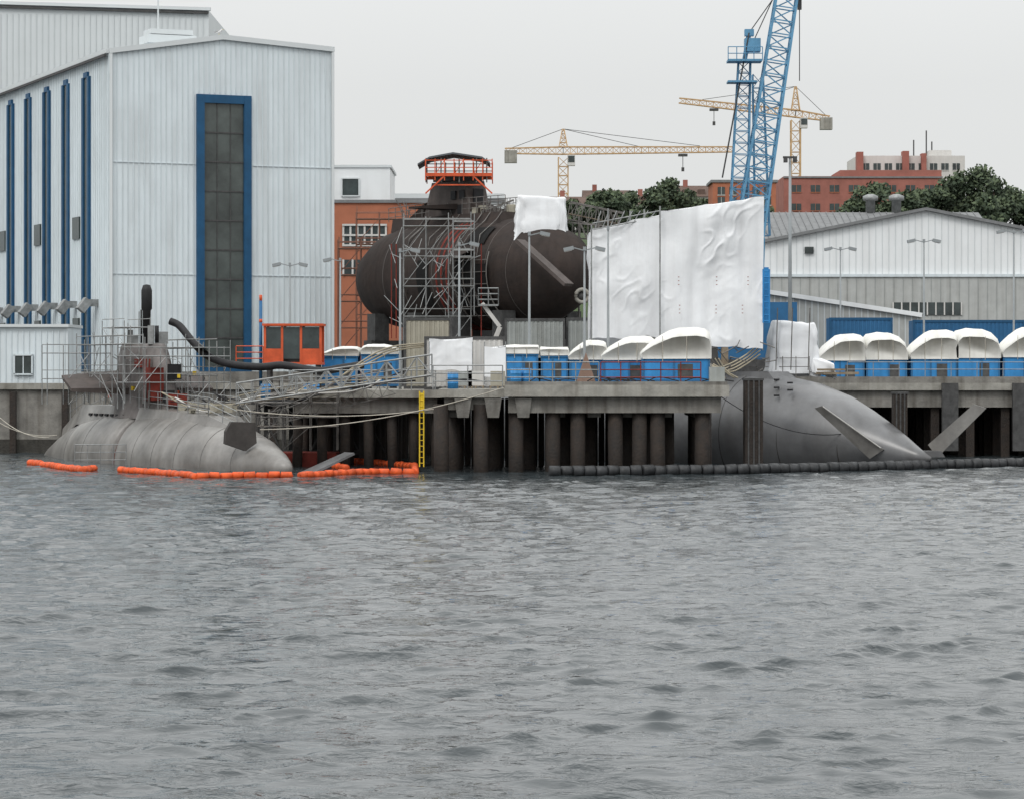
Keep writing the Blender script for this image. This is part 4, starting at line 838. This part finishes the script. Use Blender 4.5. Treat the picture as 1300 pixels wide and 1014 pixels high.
for x in np.arange(-14.8,-8.6,1.5):
    for yy in(165.4,170.6): s.bb(x-.12,x+.12,yy-.12,yy+.12,-1.5,3.4)
    s.beam((x,165.4,.6),(x+1.4,165.4,3.3),.09); s.beam((x+1.4,165.4,.6),(x,165.4,3.3),.09)
s.bb(-15.2,-8.6,165.2,165.5,.5,.75)
pt=o.p('pontoon',redm); pt.bb(-13.6,-9.9,160,163.2,-.4,.75)
scaffold(o,(-14.2,157.2,1.0),(1,0,0),(0,1,0),3,1,2,1.5,1.2,1.3,.03,.5)
dk=o.p('boards',plank); dk.bb(-15.1,-8.7,165.1,170.9,3.702,3.76)
rl=o.p('rails',steel_m); rail(rl,[(-15.1,165.1,3.7),(-8.7,165.1,3.7)],1.1,1.0,.03,3); rail(rl,[(-15.1,171,3.7),(-8.7,171,3.7)],1.1,1.0,.03,3)
bx=o.p('crates',boxm)
for i in range(10): bx.box((random.uniform(-15,-9),random.uniform(166.5,170),3.76+.3),(random.uniform(.4,1),.6,.6),random.random())
bl=o.p('blue_drums',blue,True)
for i in range(5): x=random.uniform(-15,-9); bl.tube((x,165.8,3.76),(x,165.8,4.6),.3,14)
og=o.p('orange_tubs',orange)
for i in range(5): og.box((random.uniform(-15,-9),166.0,4.0),(.6,.5,.45),random.random())
o.done()
o=Obj("gangway"); st=o.p('truss',steel); a=A(300,512,155);b=A(548,476,153)
for s in(0,1.1):
    for h in(0,1.1): st.tube(a+V(0,s,h),b+V(0,s,h),.05,6)
    n=13
    for i in range(n+1):
        p=a.lerp(b,i/n)+V(0,s,0); st.tube(p,p+V(0,0,1.1),.03,5)
        if i<n: st.tube(p+V(0,0,0 if i%2 else 1.1),a.lerp(b,(i+1)/n)+V(0,s,1.1 if i%2 else 0),.028,5)
    st.tube(a+V(0,s,.55),b+V(0,s,.55),.022,5)
bd=o.p('walkway',concrete_l); bd.beam(a+V(0,.55,0),b+V(0,.55,0),1.05,.09)
st2=o.p('lower_truss',steel_m)
lattice(st2,A(330,535,156),A(500,492,156),.7,.7,10,.03)
o.done()
o=Obj("ventilation_hose"); h=o.p('hose',black,True); h.pipe(crv([A(216,408,167),A(228,414,166.8),A(243,432,166),A(262,451,165),(A(290,462,164)),A(330,466,163),A(360,464,162.5),A(405,471,162),A(435,467,162),A(462,463,162)],8),.22,12)
o.done()
o=Obj("service_hoses"); h=o.p('pale_hoses',hosey,True); h2=o.p('grey_hoses',steel_m,True); h3=o.p('dark_hoses',black,True); h4=o.p('white_hoses',render_w,True)
for i in range(11):
    hh=(h,h2,h3,h,h4,h2,h3,h2,h,h3,h2)[i]; u0=random.uniform(200,290);d=random.uniform(156,164)
    hh.pipe(crv([A(u0,random.uniform(495,515),d),A(u0+random.uniform(30,60),random.uniform(510,530),d-.5),A(u0+random.uniform(90,120),random.uniform(495,515),d-1),A(random.uniform(400,450),random.uniform(478,500),d),A(random.uniform(480,550),random.uniform(465,485),d+1)],7),random.uniform(.025,.05),6)
for i in range(3):
    h.pipe(crv([A(430+i*6,480-i*4,160),A(470,452+i*4,160),A(500,440+i*3,160),A(540,436+i*2,161)],7),.05,6)
o.done()
o=Obj("mooring_rope"); r=o.p('ropes',rope,True)
for a,b,s in((A(330,545,151),A(640,492,150),.5),(A(300,520,153),A(700,487,151),.9),(A(0,530,180),A(62,555,172),.35),(A(-40,505,185),A(72,552,172),.8)): r.pipe(sag(a,b,s),.028,5)
o.done()
o=Obj("day_shape_cone"); c=A(744,485,151.5); q=o.p('cone',mat("cone_brown",(.20,.13,.10),.8)); z=4.62
q.add([(c.x-.55,151.2,z),(c.x+.55,151.2,z),(c.x+.55,152.2,z),(c.x-.55,152.2,z),(c.x,151.7,z+1.75)],[(0,1,4),(1,2,4),(2,3,4),(3,0,4),(3,2,1,0)]); b=o.p('base',steel_d); b.bb(c.x-.6,c.x+.6,151.15,152.25,z,z-.0+.06); o.done()
for i,(u,d,m) in enumerate(((655,153,blue),(668,153.4,blue),(590,155,cont_g),(604,155,render_w),(910,152,cont_g),(575,153,blue),(632,154,boxm))):
    o=Obj("oil_drum" if m is blue else "pallet_box"); c=A(u,0,d); z=4.62 if u>640 else 4.4
    if m is blue:
        q=o.p('drum',m,True); q.lathe([((c.x,d,z),.29),((c.x,d,z+.28),.29),((c.x,d,z+.3),.31),((c.x,d,z+.32),.29),((c.x,d,z+.58),.29),((c.x,d,z+.6),.31),((c.x,d,z+.62),.29),((c.x,d,z+.88),.29)],16); q=o.p('lid',steel_d,True); q.tube((c.x,d,z+.885),(c.x,d,z+.90),.27,16)
    else:
        q=o.p('box',m); q.box((c.x,d,z+.55),(.8,.7,.8)); pl=o.p('pallet',plank); pl.box((c.x,d,z+.14),(.95,.8,.03)); 
        for s in(-.4,0,.4): pl.box((c.x+s,d,z+.06),(.09,.8,.12))
    o.done()
o=Obj("cable_clutter"); q=o.p('cables',black,True); q2=o.p('pipes',hosey,True)
for i in range(14):
    u=random.uniform(560,900); d=random.uniform(151,154); q.pipe(crv([A(u,484,d),A(u+15,random.uniform(476,482),d),A(u+40,484,d)],5),.03,5)
for i in range(6): u=random.uniform(880,915); q2.pipe(crv([A(u,455,155),A(u+10,random.uniform(462,475),155),A(u+25,480,155)],5),.045,6)
o.done()
o=Obj("white_sheeting_screen"); t=o.p('sheet',tarp,True); sheet(t,A(615,478,156),A(642,478,156),A(615,440,156),A(642,437,156),16,20,.06,21); sheet(t,A(545,470,158),A(600,470,158),A(545,430,158),A(600,428,158),30,20,.06,22); p=o.p('poles',steel)
for u in(615,642,545,600): p.tube(A(u,488,156.2),A(u,434,156.2),.03,5)
o.done()
# ---------------------------------------------------------------- booms
def boom(name,pts,seg,r,m):
    o=Obj(name); q=o.p('floats',m,True); s=o.p('skirt',m); pts=[Vector(p) for p in pts]
    for a,b in zip(pts,pts[1:]):
        n=max(1,int((b-a).length/seg))
        for i in range(n):
            c0=a.lerp(b,i/n)+V(0,random.uniform(-.1,.1),random.uniform(-.03,.05)); c1=a.lerp(b,(i+.93)/n)+V(0,random.uniform(-.1,.1),random.uniform(-.03,.05))
            q.lathe([(c0,r*.5),(c0.lerp(c1,.06),r),(c0.lerp(c1,.94),r),(c1,r*.5)],10)
        s.beam(a-V(0,0,.1),b-V(0,0,.1),.05,.3)
    o.done()
W=lambda u,v,z=.1: (lambda d:V((u-650)*d/F,d,z))(5.4*F/(v-470))
boom("oil_containment_boom",[W(38,589),W(70,594),W(105,599),W(120,597)],.55,.2,orange_b)
boom("oil_containment_boom",[W(152,599),W(200,602),W(250,607),W(310,606),W(372,606)],.55,.19,orange_b)
boom("oil_containment_boom",[W(380,606),W(430,603),W(480,601),W(527,601),W(527,594),W(470,589),W(430,586),W(425,594),W(440,597)],.55,.2,orange_b)
boom("floating_barrier",[W(697,603.5,.2),W(800,602.5,.2),W(950,601,.2),W(1000,599.5,.2),W(1100,597,.2),W(1200,594,.2),W(1330,591,.2)],.62,.30,floatm)
# ---------------------------------------------------------------- light, sky, camera
w=bpy.data.worlds.new("World"); bpy.context.scene.world=w; w.use_nodes=True; N=w.node_tree.nodes; L=w.node_tree.links
bg=N["Background"]; out=N["World Output"]; sky=N.new("ShaderNodeTexSky"); sky.sky_type='NISHITA'; sky.sun_disc=False; sky.sun_elevation=math.radians(48); sky.sun_rotation=math.radians(205); sky.dust_density=4
hs=N.new("ShaderNodeHueSaturation"); hs.inputs["Saturation"].default_value=.25; L.new(sky.outputs[0],hs.inputs["Color"]); L.new(hs.outputs[0],bg.inputs["Color"]); bg.inputs["Strength"].default_value=.1
b2=N.new("ShaderNodeBackground"); b2.inputs["Color"].default_value=(.985,1.0,.995,1)
tc=N.new("ShaderNodeTexCoord"); sp=N.new("ShaderNodeSeparateXYZ"); L.new(tc.outputs["Generated"],sp.inputs[0])
mr=N.new("ShaderNodeMapRange"); mr.inputs[1].default_value=.1; mr.inputs[2].default_value=.75; mr.inputs[3].default_value=.88; mr.inputs[4].default_value=2.1; L.new(sp.outputs[2],mr.inputs[0])
nz=N.new("ShaderNodeTexNoise"); nz.inputs["Scale"].default_value=2.2; nz.inputs["Detail"].default_value=4; L.new(tc.outputs["Generated"],nz.inputs["Vector"])
ma=N.new("ShaderNodeMath"); ma.operation='MULTIPLY_ADD'; ma.inputs[1].default_value=.12; ma.inputs[2].default_value=-.06; L.new(nz.outputs["Fac"],ma.inputs[0])
ad=N.new("ShaderNodeMath"); ad.operation='ADD'; L.new(mr.outputs[0],ad.inputs[0]); L.new(ma.outputs[0],ad.inputs[1]); L.new(ad.outputs[0],b2.inputs["Strength"])
mx=N.new("ShaderNodeMixShader"); mx.inputs[0].default_value=.82; L.new(bg.outputs[0],mx.inputs[1]); L.new(b2.outputs[0],mx.inputs[2]); L.new(mx.outputs[0],out.inputs["Surface"])
sd_=bpy.data.lights.new("sun",'SUN'); sd_.energy=1.0; sd_.angle=math.radians(18); sd_.color=(1,.97,.93)
so=bpy.data.objects.new("sun",sd_); bpy.context.collection.objects.link(so)
el=math.radians(48); az=math.radians(205) # direction towards sun: from +Y clockwise
dirv=V(math.sin(az)*math.cos(el),math.cos(az)*math.cos(el),math.sin(el)); so.rotation_euler=dirv.to_track_quat('Z','Y').to_euler()
cam=bpy.data.cameras.new("camera"); co=bpy.data.objects.new("camera",cam); bpy.context.collection.objects.link(co)
co.location=(0,0,EYE); co.rotation_euler=(math.radians(90),0,0); cam.sensor_width=36; cam.lens=F/1300*36; cam.shift_y=-37/1300; cam.clip_end=8000; cam.clip_start=.5
sc=bpy.context.scene; sc.camera=co; sc.view_settings.view_transform='Standard'; sc.view_settings.look='None'; sc.view_settings.exposure=0
